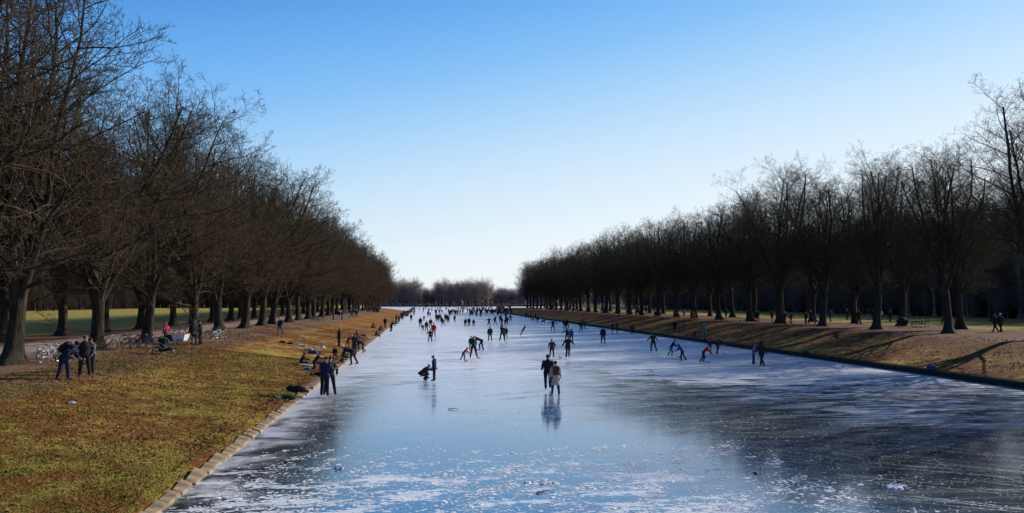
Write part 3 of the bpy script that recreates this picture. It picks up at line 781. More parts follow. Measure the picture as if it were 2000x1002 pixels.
def boots_mb(J):
    b = MB()
    for k in 'LR':
        an = J['an' + k]; f = Vector(J['ft' + k]); u = Vector((0, 0, 1))
        b.tube([lerp(J['kn' + k], an, .82), an, an + Vector((0, 0, -.03))], [.052, .05, .047], 10)
        b.tube([an - f * .055 + u * -.035, an + f * .02 + u * -.038, an + f * .11 + u * -.045, an + f * .19 + u * -.05], [.036, .045, .042, .03], 10, sq=.75, side=(1, 0, 0))
    return b
def blades_mb(J):
    b = MB()
    for k in 'LR':
        an = J['an' + k]; f = Vector(J['ft' + k]); c = an + f * .06 + Vector((0, 0, -.088))
        rr = Matrix.Rotation(math.asin(-f.z), 3, 'X'); b.box(c, (.006, .28, .03), rr)
    return b
def cap_mb(J, kind, hs=1.0):
    b = MB(); K, HM = J['skull'], J['HM']
    P = lambda x, y, z: K + HM @ Vector((x * hs, y * hs, z * hs))
    if kind == 'beanie':
        b.ball(P(0, -.012, .05), (.087 * hs, .1 * hs, .088 * hs), HM, 16, 10); b.tube([P(0, -.008, .02), P(0, -.008, .055)], [.09 * hs, .092 * hs], 16, sq=1.12, side=HM @ Vector((1, 0, 0)))
    elif kind == 'pompom':
        b.ball(P(0, -.012, .05), (.087 * hs, .1 * hs, .092 * hs), HM, 16, 10); b.ball(P(0, -.02, .16), .035 * hs, None, 10, 8)
    elif kind == 'cap':
        b.ball(P(0, -.01, .05), (.083 * hs, .1 * hs, .075 * hs), HM, 16, 10); b.box(P(0, .12, .05), (.12 * hs, .09 * hs, .012), HM)
    elif kind == 'hood':
        b.ball(P(0, -.025, .01), (.1 * hs, .11 * hs, .125 * hs), HM, 16, 10); b.tube([P(0, -.04, -.02), lerp(J['neck'], J['chest'], .1)], [.095 * hs, .1], 12)
    elif kind == 'long':
        b.ball(P(0, -.018, .025), (.084 * hs, .1 * hs, .103 * hs), HM, 16, 10); b.tube([P(0, -.05, .02), P(0, -.075, -.08), P(0, -.085, -.2)], [.08 * hs, .075 * hs, .04 * hs], 12, sq=.6, side=HM @ Vector((1, 0, 0)))
    else:
        b.ball(P(0, -.02, .028), (.082 * hs, .096 * hs, .098 * hs), HM, 16, 10)
    return b
POSES = {
 'stand': dict(armL=(2, 9, 12), armR=(8, 9, 18), legL=(2, 4, 2), legR=(-3, 4, 3)),
 'stand2': dict(lean=3, armL=(20, 12, 80, 25), armR=(18, 14, 85, 30), legL=(6, 5, 6), legR=(-5, 5, 2), nod=12),
 'pockets': dict(lean=2, armL=(-12, 22, 45, 35), armR=(-12, 22, 45, 35), legL=(0, 6, 0), legR=(0, 4, 0), nod=10),
 'akimbo': dict(lean=4, armL=(-8, 45, 60, 95), armR=(-5, 20, 40, 20), legL=(8, 8, 5), legR=(-6, 8, 4), nod=15),
 'walk': dict(lean=3, armL=(25, 8, 20), armR=(-22, 8, 15), legL=(-22, 2, 14, 15), legR=(24, 2, 8)),
 'skate': dict(lean=15, armL=(-30, 25, 15), armR=(30, 25, 20), legL=(20, 4, 28), legR=(-28, 12, 15, 25)),
 'glide': dict(lean=10, armL=(5, 38, 20), armR=(10, 40, 15), legL=(12, 6, 22), legR=(-4, 8, 18)),
 'arms_out': dict(lean=5, armL=(10, 58, 15), armR=(5, 52, 10), legL=(8, 9, 12), legR=(-6, 9, 10)),
 'arm_up': dict(lean=-2, armL=(150, 20, 25), armR=(20, 20, 50), legL=(10, 9, 8), legR=(-8, 9, 6)),
 'bend': dict(lean=70, nod=-10, armL=(12, 6, 15), armR=(30, 6, 10), legL=(12, 6, 20), legR=(-12, 6, 12)),
 'stoop': dict(lean=42, nod=5, armL=(34, 8, 18), armR=(24, 8, 22), legL=(16, 7, 28), legR=(-10, 7, 22)),
 'stick': dict(lean=28, nod=8, armL=(34, 8, 20, 12), armR=(26, 8, 34, 12), legL=(14, 9, 22), legR=(-10, 9, 20)),
 'hunch': dict(lean=38, nod=22, armL=(2, 4, 52, 22), armR=(-4, 6, 60, 24), legL=(8, 4, 8), legR=(-6, 4, 8)),
 'crouch': dict(lean=48, nod=-5, armL=(70, 8, 25), armR=(85, 10, 15), legL=(105, 14, 128), legR=(92, 12, 135, 30)),
 'kneel': dict(lean=30, nod=5, armL=(55, 10, 30), armR=(60, 10, 30), legL=(80, 8, 88), legR=(0, 6, 88, 60)),
 'sit': dict(lean=22, nod=5, armL=(50, 12, 30), armR=(55, 12, 30), legL=(100, 8, 82), legR=(92, 8, 60), seat=1),
 'lean_back': dict(lean=-28, nod=20, armL=(35, 15, 20), armR=(20, 25, 20), legL=(38, 5, 15), legR=(25, 5, 10)),
 'tie': dict(lean=62, nod=0, armL=(50, 4, 20), armR=(35, 4, 25), legL=(35, 5, 40), legR=(-8, 4, 10)),
}
_pc = {}
def pose_mesh(kind, pose, arg=None, head=1.0, coarse=False):
    key = (kind, pose, arg, head, coarse)
    if key in _pc: return _pc[key]
    J = skeleton(dict(POSES[pose], head=head)); vs = .03 if coarse else .017
    if kind == 'body': me = voxel(body_mb(J, head, not coarse), 'body', .03 if coarse else .0105, 1)
    elif kind == 'jacket':
        me = voxel(jacket_mb(J, *arg), 'jacket', vs, 2); n = len(me.vertices); co = np.empty(n * 3, np.float32); me.vertices.foreach_get('co', co); co = co.reshape(-1, 3)
        q = np.sin(co[:, 2:3] * 55 + np.sin(co[:, :1] * 23 + co[:, 1:2] * 17) * 2.2) * .006 + np.sin(co[:, 2:3] * 24 + co[:, :1] * 30) * .006
        co[:, :2] *= 1 + q / .2; me.vertices.foreach_set('co', co.ravel()); me.update()
    elif kind == 'trousers': me = voxel(trousers_mb(J, arg), 'trousers', vs, 1)
    elif kind == 'boots': me = voxel(boots_mb(J), 'boots', vs * .8, 1)
    elif kind == 'blades': me = blades_mb(J).mesh('blades', False)
    elif kind == 'headwear': me = voxel(cap_mb(J, arg, head), 'headwear', vs * .7, 1)
    elif kind == 'rucksack':
        b = MB(); M = J['TM']; c = lerp(J['waist'], J['chest'], .75) + M @ Vector((0, -.24, .02))
        b.box(c, (.32, .2, .46), M, 0, .85); b.ball(c + M @ Vector((0, 0, .2)), (.15, .11, .08), M); b.box(c + M @ Vector((0, -.11, -.08)), (.22, .08, .2), M)
        for s in (-1, 1):
            b.tube([c + M @ Vector((s * .11, .1, .2)), J['sh' + 'LR'[s > 0]] + M @ Vector((-s * .07, .0, .09)), lerp(J['waist'], J['chest'], .8) + M @ Vector((s * .12, .15, 0)), lerp(J['waist'], J['chest'], .2) + M @ Vector((s * .15, .03, 0))], .022, 6)
        me = voxel(b, 'rucksack', .02, 2)
    _pc[key] = me; return me
def with_mat(name, me, mat, parent):
    if not me.materials: me.materials.append(None)
    o = bpy.data.objects.new(name, me); COL.objects.link(o)
    if parent is not None: o.parent = parent
    o.material_slots[0].link = 'OBJECT'; o.material_slots[0].material = mat; return o
SKIN = plain('skin', (.42, .24, .17), .55, .12, 12)
PAL = dict(black=(.018, .018, .022), navy=(.014, .022, .055), dark=(.02, .022, .028), charcoal=(.035, .037, .042), grey=(.12, .125, .13), lightgrey=(.32, .32, .33), blue=(.02, .07, .26),
           denim=(.035, .06, .12), teal=(.03, .22, .27), red=(.42, .015, .02), maroon=(.13, .015, .025), pink=(.42, .035, .10), purple=(.30, .10, .42), green=(.03, .30, .06), olive=(.05, .055, .025),
           beige=(.55, .45, .37), white=(.72, .72, .74), brown=(.12, .055, .03), orange=(.75, .22, .03), yellow=(.75, .42, .05), hair=(.035, .022, .015), blonde=(.34, .22, .1), dgreen=(.015, .05, .03), plum=(.11, .03, .07))
def cloth(c): return plain('cloth_' + c, PAL[c], .85, .22, 14, 0, .2)
STEEL = plain('steel', (.55, .56, .58), .3, .1, 5, 1.0)
def person(px, py, h, pose, face, jk, tr, hat=('hair', 'hair'), label='', group=None, coat=0.0, fat=1.0, rucksack=None, skates=True, boots='black', wide=1.0, hmax=1.92, hmin=.8, head=1.0, bulk=None):
    """h: standing height in the photograph, face: heading in degrees, 0 = to the right, 90 = away"""
    x, y, z, d = at(px, py)
    real = h * d / F_PX * 1.05; bulk = bulk or 1.17; sc = max(hmin, min(hmax, real)) / 1.75
    if sc < .78: head = 1.22
    rz = R(face - 90)
    body = with_mat('person', pose_mesh('body', pose, None, head), SKIN, None)
    body.location = (x, y, z + (.10 * sc if skates and 0 < 1 and z < .05 else 0)); body.rotation_euler = (0, 0, rz); body.scale = (sc * (bulk or 1), sc * (bulk or 1), sc)
    tag(body, label, 'person', group)
    with_mat('jacket', pose_mesh('jacket', pose, (coat, fat), head), cloth(jk), body)
    with_mat('trousers', pose_mesh('trousers', pose, wide, head), cloth(tr), body)
    bt = with_mat('boots', pose_mesh('boots', pose, None, head), cloth(boots), body)
    if skates and z < .05: with_mat('skate_blades', pose_mesh('blades', pose, None, head), STEEL, bt)
    hk, hc = hat
    with_mat({'hair': 'hair', 'long': 'hair'}.get(hk, hk if hk in ('hood', 'cap') else 'beanie'), pose_mesh('headwear', pose, hk, head), cloth(hc), body)
    if rucksack: with_mat('rucksack', pose_mesh('rucksack', pose, None, head), cloth(rucksack), body)
    return body
rf_ = random.Random(77); _tiny = {}
def tiny_person(px, py, h, pose, face, jk, tr, hat, label, group, coat=0.0):
    x, y, z, d = at(px, py); real = h * d / F_PX; sc = max(1.35, min(1.95, real * 1.05)) / 1.75
    key = (pose, hat[0], coat)
    if key not in _tiny:
        parts = [pose_mesh('body', pose, None, 1.0, True), pose_mesh('jacket', pose, (coat, 1.08), 1.0, True), pose_mesh('trousers', pose, 1.1, 1.0, True), pose_mesh('headwear', pose, hat[0], 1.0, True)]
        b = MB()
        for k, me in enumerate(parts):
            b.add([tuple(v.co) for v in me.vertices], [tuple(p.vertices) for p in me.polygons], k)
        me = b.mesh('person'); [me.materials.append(None) for _ in range(4)]; _tiny[key] = me
    o = bpy.data.objects.new('person', _tiny[key]); COL.objects.link(o)
    for s, m in zip(o.material_slots, (SKIN, cloth(jk), cloth(tr), cloth(hat[1]))): s.link = 'OBJECT'; s.material = m
    o.location = (x, y, z); o.rotation_euler.z = R(face - 90); o.scale = (sc * 1.2, sc * 1.2, sc); return tag(o, label, 'person', group)

# left path and crest
person(124, 742, 76, 'hunch', -15, 'navy', 'navy', ('beanie', 'black'), 'person in navy bending forward on the left crest with a big black rucksack', rucksack='black', fat=1.15, skates=False, boots='brown')
person(164, 735, 68, 'pockets', -60, 'black', 'dark', ('beanie', 'grey'), 'person in a black jacket and grey beanie standing right of the white bicycles', fat=1.1, skates=False, boots='brown')
person(178, 729, 56, 'stand2', -120, 'grey', 'dark', ('beanie', 'black'), 'smaller person in grey half hidden behind the one in the grey beanie', skates=False)
person(324, 672, 36, 'pockets', 160, 'pink', 'charcoal', ('pompom', 'pink'), 'person in a pink jacket and pink hat beside the white cargo bike', skates=False)
person(379, 674, 52, 'stand', -20, 'black', 'black', ('beanie', 'grey'), 'tall person in black with a grey beanie, left one of the cargo bike pair', coat=.12, skates=False)
person(391, 673, 53, 'stand2', 200, 'charcoal', 'dark', ('beanie', 'black'), 'tall person in a charcoal coat, right one of the pair by the cargo bike', coat=.12, skates=False)
person(547, 654, 33, 'walk', -100, 'navy', 'grey', ('beanie', 'yellow'), 'walker with a yellow-orange beanie and grey trousers on the left crest', skates=False, rucksack='black')
person(20, 629, 18, 'stand', 0, 'dark', 'dark', ('hair', 'hair'), 'dark figure in the far meadow at the left edge of the photo', skates=False)
person(28, 629, 17, 'walk', 0, 'dark', 'lightgrey', ('hair', 'hair'), 'small figure with pale trousers in the far meadow, next to a dark one', skates=False)
G = 'people on the path under the left trees'
person(651, 625, 25, 'stand', 180, 'maroon', 'dark', ('hair', 'hair'), 'person in dark red standing under the left trees, leftmost of the path group', G, skates=False)
person(662, 624, 22, 'walk', 90, 'black', 'lightgrey', ('hair', 'hair'), 'person in black with pale trousers under the left trees', G, skates=False)
person(668, 624, 22, 'stand', 0, 'charcoal', 'denim', ('hair', 'hair'), 'person in charcoal and jeans under the left trees', G, skates=False)
person(686, 620, 20, 'walk', 180, 'dark', 'black', ('beanie', 'red'), 'person with a red hat walking under the left trees', G, skates=False)
person(696, 620, 20, 'walk', -90, 'black', 'dark', ('hair', 'hair'), 'person in black at the right end of the group under the left trees', G, skates=False)
person(690, 616, 16, 'stand', -90, 'blue', 'dark', ('hair', 'hair'), 'person in blue behind the group under the left trees', G, skates=False)
# the left slope
person(662, 677, 36, 'pockets', 20, 'dark', 'dark', ('beanie', 'orange'), 'adult in a dark coat and orange hat standing highest on the left slope', skates=False, coat=.15)
person(679, 677, 22, 'stoop', -10, 'navy', 'dark', ('beanie', 'yellow'), 'child with a yellow hat bending over next to the adult in the orange hat', skates=False)
person(692, 693, 40, 'stand2', 60, 'charcoal', 'dark', ('hair', 'hair'), 'adult in a charcoal jacket standing in the middle of the slope group', skates=False)
person(697, 684, 38, 'stand', -60, 'plum', 'dark', ('hood', 'plum'), 'person in a plum coloured hood behind the adult in charcoal on the slope', skates=False)
person(709, 688, 27, 'stoop', 200, 'black', 'denim', ('beanie', 'navy'), 'person in black bending down at the water edge right of the slope group', skates=False)
person(654, 704, 25, 'stand', -80, 'dark', 'charcoal', ('beanie', 'black'), 'child in dark clothes standing left of the big bending person on the slope', skates=False)
person(689, 712, 46, 'bend', 170, 'black', 'black', ('beanie', 'white'), 'big person in black bending low over a child at the left ice edge', skates=False, fat=1.2)
person(664, 711, 22, 'crouch', 0, 'plum', 'pink', ('beanie', 'maroon'), 'small child in pink trousers crouching below the big bending person', skates=False)
person(587, 711, 38, 'sit', 0, 'black', 'dark', ('long', 'hair'), 'person in black sitting on the left slope with knees drawn up', skates=False)
person(614, 722, 40, 'kneel', 10, 'black', 'dark', ('beanie', 'maroon'), 'person in black with a dark red hat kneeling on the slope beside the blue mat', skates=False)
person(634, 777, 74, 'stand2', 70, 'navy', 'black', ('beanie', 'navy'), 'tall skater in navy and black at the left ice edge, in front of a companion', fat=1.12, hmax=1.95)
person(644, 775, 70, 'akimbo', 100, 'charcoal', 'black', ('beanie', 'black'), 'skater in charcoal with an elbow out, right one of the left edge pair', fat=1.05)
person(628, 738, 34, 'crouch', 20, 'dark', 'dark', ('hair', 'hair'), 'dark crouching person half hidden behind the tall pair at the left ice edge', skates=False)
person(726, 641, 22, 'sit', 10, 'maroon', 'dark', ('hair', 'hair'), 'person in dark red sitting high on the far left slope', skates=False)
person(734, 656, 24, 'sit', -30, 'grey', 'dark', ('hair', 'hair'), 'person in grey sitting low on the left slope near the ice', skates=False)
person(764, 650, 35, 'stoop', 60, 'black', 'black', ('hair', 'hair'), 'skater in black leaning forward at the left edge of the ice')
person(772, 633, 18, 'sit', 40, 'olive', 'dark', ('hair', 'hair'), 'person in olive sitting on the left edge of the ice', skates=False)
# near people on the ice
person(822, 744, 47, 'crouch', 10, 'charcoal', 'black', ('beanie', 'white'), 'crouching person with a white hat on the blue ice', fat=1.25)
person(836, 745, 24, 'crouch', 170, 'black', 'black', ('beanie', 'charcoal'), 'little child in black squatting between the white-hatted person and the child in the cap')
person(848, 746, 45, 'pockets', 170, 'navy', 'black', ('cap', 'blue'), 'boy in a blue cap standing beside the crouching people on the ice')
person(1070, 763, 63, 'walk', 85, 'black', 'black', ('hair', 'hair'), 'tall man in black walking arm in arm on the ice, left of the beige coat', fat=1.05)
person(1085, 771, 60, 'stand', 88, 'beige', 'denim', ('beanie', 'maroon'), 'woman in a long beige coat with a brown rucksack on the ice', coat=.38, rucksack='brown', skates=False)
person(905, 705, 25, 'stoop', -30, 'red', 'black', ('beanie', 'maroon'), 'child in a red jacket bending forward on the ice at centre left')
person(925, 701, 40, 'stick', 90, 'dgreen', 'black', ('hair', 'hair'), 'skater in dark green with a hockey stick at centre left')
person(920, 686, 26, 'stand', 80, 'black', 'black', ('beanie', 'maroon'), 'skater in black just behind the one in dark green')
person(941, 686, 33, 'tie', 190, 'black', 'black', ('beanie', 'white'), 'skater in black bent right over, right of the one in dark green')
person(957, 668, 27, 'stand', 90, 'dark', 'black', ('hair', 'hair'), 'skater in black standing alone left of the pair with a raised arm')
person(981, 668, 30, 'arm_up', 95, 'black', 'black', ('hair', 'hair'), 'skater in black with one arm raised')
person(988, 663, 22, 'stand', 80, 'navy', 'black', ('hair', 'hair'), 'skater in navy just right of the one with a raised arm')
person(1022, 656, 20, 'lean_back', 190, 'blue', 'black', ('hair', 'hair'), 'child in blue slipping backwards alone on the ice')
person(840, 670, 24, 'akimbo', 80, 'black', 'black', ('hair', 'hair'), 'child in black standing in front of the skater in the red jacket')
person(847, 660, 27, 'stand', 90, 'red', 'grey', ('beanie', 'red'), 'skater in a red jacket and grey trousers at the left of the ice')
person(821, 641, 19, 'stand', 90, 'black', 'dark', ('hair', 'hair'), 'skater in black holding hands with a small child, far left of the ice')
person(826, 647, 12, 'stand', 90, 'plum', 'dark', ('beanie', 'plum'), 'small child between two adults on the far left of the ice')
person(833, 649, 20, 'stand', 90, 'dgreen', 'charcoal', ('hair', 'hair'), 'skater in dark green right of the small child on the far ice')
person(841, 642, 18, 'stand', 80, 'black', 'black', ('hair', 'hair'), 'skater in black just behind the red jacket')
person(1078, 700, 33, 'pockets', 95, 'charcoal', 'black', ('beanie', 'charcoal'), 'skater in charcoal with hands in pockets, beyond the couple in beige and black')
person(1109, 701, 40, 'skate', 60, 'black', 'black', ('beanie', 'black'), 'skater in black striding with one arm out, right of the centre')
person(1108, 669, 25, 'arms_out', 90, 'dark', 'dark', ('hair', 'hair'), 'skater in dark clothes with arms out behind the striding skater')
person(1116, 670, 25, 'stand', 92, 'blue', 'navy', ('hood', 'blue'), 'skater in a bright blue hooded jacket right of the centre')
person(1178, 673, 31, 'stand', 90, 'navy', 'black', ('beanie', 'black'), 'lone skater in a navy coat between the centre and the right bank', coat=.12)
person(1276, 688, 33, 'glide', 100, 'dark', 'dark', ('beanie', 'navy'), 'lone skater with arms slightly out, left of the hockey children')
person(1311, 697, 30, 'stick', -20, 'navy', 'teal', ('beanie', 'black'), 'child in teal trousers with a hockey stick, leftmost of the hockey players')
person(1333, 706, 31, 'stick', 150, 'blue', 'navy', ('hood', 'blue'), 'child in a blue hooded suit playing hockey')
person(1374, 709, 33, 'stoop', -10, 'red', 'black', ('beanie', 'maroon'), 'child in a red jacket bent over a hockey stick on the right ice')
person(1388, 711 - 18, 25, 'stand2', 170, 'dark', 'green', ('hair', 'hair'), 'child in bright green trousers behind the red-jacketed hockey player')
person(1402, 694, 31, 'stick', 10, 'maroon', 'dark', ('pompom', 'pink'), 'child with a pink hat and a hockey stick, rightmost of the hockey players')
person(1472, 713, 32, 'stand2', -20, 'purple', 'navy', ('pompom', 'purple'), 'child in a purple jacket and hat next to an adult in black')
person(1488, 718, 48, 'walk', 100, 'black', 'black', ('hood', 'dark'), 'adult in black skating beside the child in purple', fat=1.05)
person(1080, 648, 21, 'arms_out', 90, 'navy', 'black', ('hair', 'hair'), 'skater with both arms spread, to the right of the black dog')
person(1103, 645, 19, 'stand', 90, 'charcoal', 'dark', ('hair', 'hair'), 'left one of two skaters standing close together by the right bank')
person(1108, 645, 20, 'glide', 80, 'black', 'black', ('hair', 'hair'), 'right one of two skaters standing close together by the right bank')
person(1134, 647, 19, 'stand', 100, 'black', 'black', ('hair', 'hair'), 'shorter skater in black by the right bank next to one in denim blue')
person(1140, 646, 22, 'glide', 80, 'denim', 'dark', ('hair', 'hair'), 'skater in a denim blue jacket by the right bank')
person(1196, 651, 19, 'stand', 180, 'dark', 'dark', ('hair', 'hair'), 'left one of two dark figures at the edge of the right bank')
person(1205, 651, 20, 'stand2', 0, 'charcoal', 'dark', ('hair', 'hair'), 'right one of two dark figures at the edge of the right bank')
person(1235, 655, 20, 'stand', 90, 'dgreen', 'dark', ('hair', 'hair'), 'figure in dark green standing alone at the edge of the right bank')
person(1050, 632, 13, 'stand', 90, 'black', 'black', ('hair', 'hair'), 'person standing left of the black dog on the far ice')
# right bank
person(1357, 669, 22, 'stand', 180, 'maroon', 'denim', ('hair', 'hair'), 'child in dark red and jeans low on the right slope', skates=False)
person(1376, 664, 27, 'stand', 170, 'teal', 'denim', ('beanie', 'lightgrey'), 'person in teal with a light hat standing on the right slope', coat=.2, skates=False)
person(1318, 648, 21, 'walk', -90, 'dark', 'dark', ('hair', 'hair'), 'dark figure on the shaded right slope', skates=False)
person(1336, 641, 12, 'walk', 180, 'purple', 'dark', ('hair', 'hair'), 'small child in purple high on the right slope', skates=False)
person(1318, 620, 15, 'stand', 0, 'charcoal', 'dark', ('hair', 'hair'), 'person in charcoal between the trunks on the right path', skates=False)
person(1352, 625, 18, 'walk', 180, 'maroon', 'maroon', ('hair', 'hair'), 'person in dark red beside the one in orange on the right path', skates=False)
person(1356, 626, 18, 'walk', 180, 'orange', 'orange', ('hair', 'hair'), 'person all in orange on the right path', skates=False)
person(1480, 629, 21, 'stand', 90, 'dark', 'dark', ('hair', 'hair'), 'dark figure standing left of a thick trunk on the right path', skates=False)
person(1533, 633, 22, 'walk', -80, 'charcoal', 'dark', ('beanie', 'white'), 'walker with a white hat on the right path, left of one in brown', skates=False)
person(1545, 633, 21, 'walk', -80, 'brown', 'brown', ('hair', 'hair'), 'walker in brown on the right path', skates=False)
person(1585, 633, 25, 'walk', 180, 'black', 'dark', ('beanie', 'white'), 'walker with a pale hat just right of a thick trunk on the right path', skates=False)
person(1574, 633, 22, 'stand', 0, 'dark', 'dark', ('hair', 'hair'), 'dark person half hidden by a thick trunk on the right path', skates=False)
person(1678, 634, 27, 'stand', 90, 'dark', 'charcoal', ('hair', 'hair'), 'lone walker in dark clothes on the right path', skates=False)
person(1696, 624, 21, 'walk', 90, 'charcoal', 'lightgrey', ('beanie', 'grey'), 'left one of two walkers on the meadow beyond the right path', skates=False)
person(1705, 625, 19, 'walk', 90, 'navy', 'dark', ('hair', 'hair'), 'right one of two walkers on the meadow beyond the right path', skates=False)
person(1739, 630, 23, 'walk', -90, 'dark', 'dark', ('beanie', 'lightgrey'), 'walker with a light hat between two trunks on the right meadow', skates=False)
person(1944, 649, 35, 'walk', 100, 'black', 'dark', ('hair', 'hair'), 'left one of the walking couple at the right edge', skates=False)
person(1955, 649, 36, 'walk', 80, 'dark', 'charcoal', ('beanie', 'white'), 'right one of the walking couple at the right edge, with a pale hat', skates=False)

G = 'people resting on the left slope'
person(700, 668, 24, 'sit', 0, 'denim', 'dark', ('hair', 'hair'), 'person in denim blue sitting on the slope above the plum coloured hood', G, skates=False)
person(741, 646, 20, 'sit', 20, 'black', 'dark', ('beanie', 'red'), 'person in black with a red hat sitting near the far left edge', G, skates=False)
person(752, 640, 20, 'stand', 60, 'dark', 'dark', ('hair', 'hair'), 'dark figure standing on the far left slope just above the ice', G, skates=False)
person(671, 699, 30, 'sit', -20, 'grey', 'denim', ('beanie', 'white'), 'person in grey with a white hat sitting between the groups on the slope', G, skates=False)
G = 'walkers under the right trees'
for (px, py, h, j, ha, lb) in ((1246, 613, 14, 'charcoal', 'white', 'walker with a white hat far under the right trees'), (1262, 614, 15, 'dark', 'hair', 'walker in dark clothes far under the right trees, beside the white hat'),
        (1336, 619, 16, 'lightgrey', 'hair', 'walker in a pale jacket under the right trees, left of the orange clothes'), (1418, 622, 18, 'navy', 'hair', 'walker in navy under the right trees, left of the white bicycle'),
        (1508, 628, 20, 'maroon', 'hair', 'walker in dark red on the right path, right of a thick trunk'), (1622, 628, 21, 'blue', 'hair', 'walker in blue on the right meadow side, left of a mossy trunk'),
        (1655, 625, 19, 'dark', 'white', 'walker with a white hat between two mossy trunks'), (1720, 626, 19, 'beige', 'hair', 'walker in a beige coat on the right meadow'), (1845, 634, 24, 'olive', 'hair', 'walker in olive behind the bicycles on the right')):
    person(px, py, h, 'walk', rf_.choice([90, -90, 180]), j, 'dark', ('beanie' if ha != 'hair' else 'hair', ha), lb, G, skates=False)
# skaters far off on the ice
FAR = [(803, 627, 13, 'stand'), (828, 627, 10, 'stand'), (836, 619, 12, 'stand'), (840, 618, 8, 'stand'), (852, 627, 14, 'stand'), (855, 629, 14, 'glide'), (859, 627, 14, 'stand'), (862, 630, 12, 'stoop'),
       (865, 638, 16, 'skate'), (870, 628, 15, 'stand'), (873, 629, 14, 'stand'), (876, 631, 13, 'stand'), (888, 629, 13, 'stand'), (909, 638, 15, 'stand'), (916, 638, 17, 'stand'), (925, 638, 14, 'stand'),
       (955, 637, 16, 'arms_out'), (967, 635, 16, 'arm_up'), (977, 630, 14, 'stand'), (980, 636, 16, 'stand'), (987, 636, 13, 'stand'), (990, 635, 20, 'stand'), (988, 625, 14, 'glide'), (997, 629, 14, 'glide'),
       (931, 620, 12, 'skate'), (939, 620, 11, 'skate'), (972, 618, 10, 'stand'), (923, 616, 9, 'stand'), (878, 619, 12, 'stand'), (850, 612, 9, 'stand'), (858, 613, 9, 'stand')]
rf = random.Random(31); PCOL = ['black', 'black', 'dark', 'navy', 'charcoal', 'black', 'dark', 'denim', 'maroon', 'olive', 'grey', 'plum']
for (px, py, h, ps) in FAR:
    tiny_person(px, py, h, ps, 90 + rf.choice([0, 180]) + rf.uniform(-40, 40), rf.choice(PCOL[:7]), rf.choice(['black', 'dark', 'denim']), (rf.choice(['hair', 'beanie']), rf.choice(['hair', 'black', 'navy'])),
                'dark-clad skater in the middle distance where the canal narrows', 'skaters in the middle distance of the ice')
for k in range(185):
    t = rf.random(); py = 600.2 + 17 * t ** 1.8; px = rf.uniform(806, 994) if py > 606 else rf.uniform(800, 1000)
    if rf.random() < .35: px = rf.gauss(945, 28); py = rf.uniform(603, 615)
    px = min(max(px, 803), 998)
    tiny_person(px, py, 22, rf.choice(['stand', 'glide', 'skate', 'stand', 'walk', 'stoop', 'stand2', 'arms_out']), rf.uniform(0, 360), rf.choice(PCOL), rf.choice(['black', 'dark', 'denim', 'charcoal']),
                (rf.choice(['hair', 'beanie', 'hood']), rf.choice(['hair', 'black', 'red', 'navy', 'white'])), 'tiny skater far off where the ice opens into the lake', 'skaters far off on the lake ice')
for k in range(30):                      # crowd along the left edge
    t = rf.random(); py = 606 + 26 * t; px = 825 - 1.213 * (py - 589.5) - rf.uniform(-5, 5) + 2
    tiny_person(px, py, 14 + 8 * t, rf.choice(['stand', 'sit', 'stoop', 'stand2', 'stand', 'walk']), rf.uniform(0, 360), rf.choice(PCOL + ['red']), rf.choice(['black', 'dark', 'denim']),
                (rf.choice(['hair', 'beanie']), rf.choice(['hair', 'black', 'red'])), 'one of the crowd lining the far left edge of the ice', 'crowd along the far left edge of the ice')
for k in range(16):
    px = rf.uniform(716, 742); py = 609.5 + rf.uniform(-1, 2)
    tiny_person(px, py, 11, rf.choice(['stand', 'walk']), rf.uniform(0, 360), rf.choice(PCOL[:6]), 'dark', ('hair', 'hair'), 'one of the dark cluster of people on the crest of the far left bank', 'people on the far left crest')
for k in range(14):
    px = rf.uniform(1015, 1300); py = 589.5 + 2.95 / (47 / ((px - 825) / 1.0)) ; py = 589.5 + (px - 825) * .066
    tiny_person(px, py, 12, rf.choice(['stand', 'walk']), rf.choice([90, -90]), rf.choice(PCOL), 'dark', ('hair', rf.choice(['hair', 'white'])), 'distant walker under the trees of the far right bank', 'distant walkers on the right path')
for (px, py) in ((1032, 622), (1037, 624), (1042, 626), (1046, 625), (1027, 621)):
    tiny_person(px, py, 11, rf.choice(['stand', 'sit', 'stoop']), rf.uniform(0, 360), 'dark', 'dark', ('hair', 'hair'), 'one of the dark group far down the right bank, left of the black dog', 'group at the far end of the right bank')
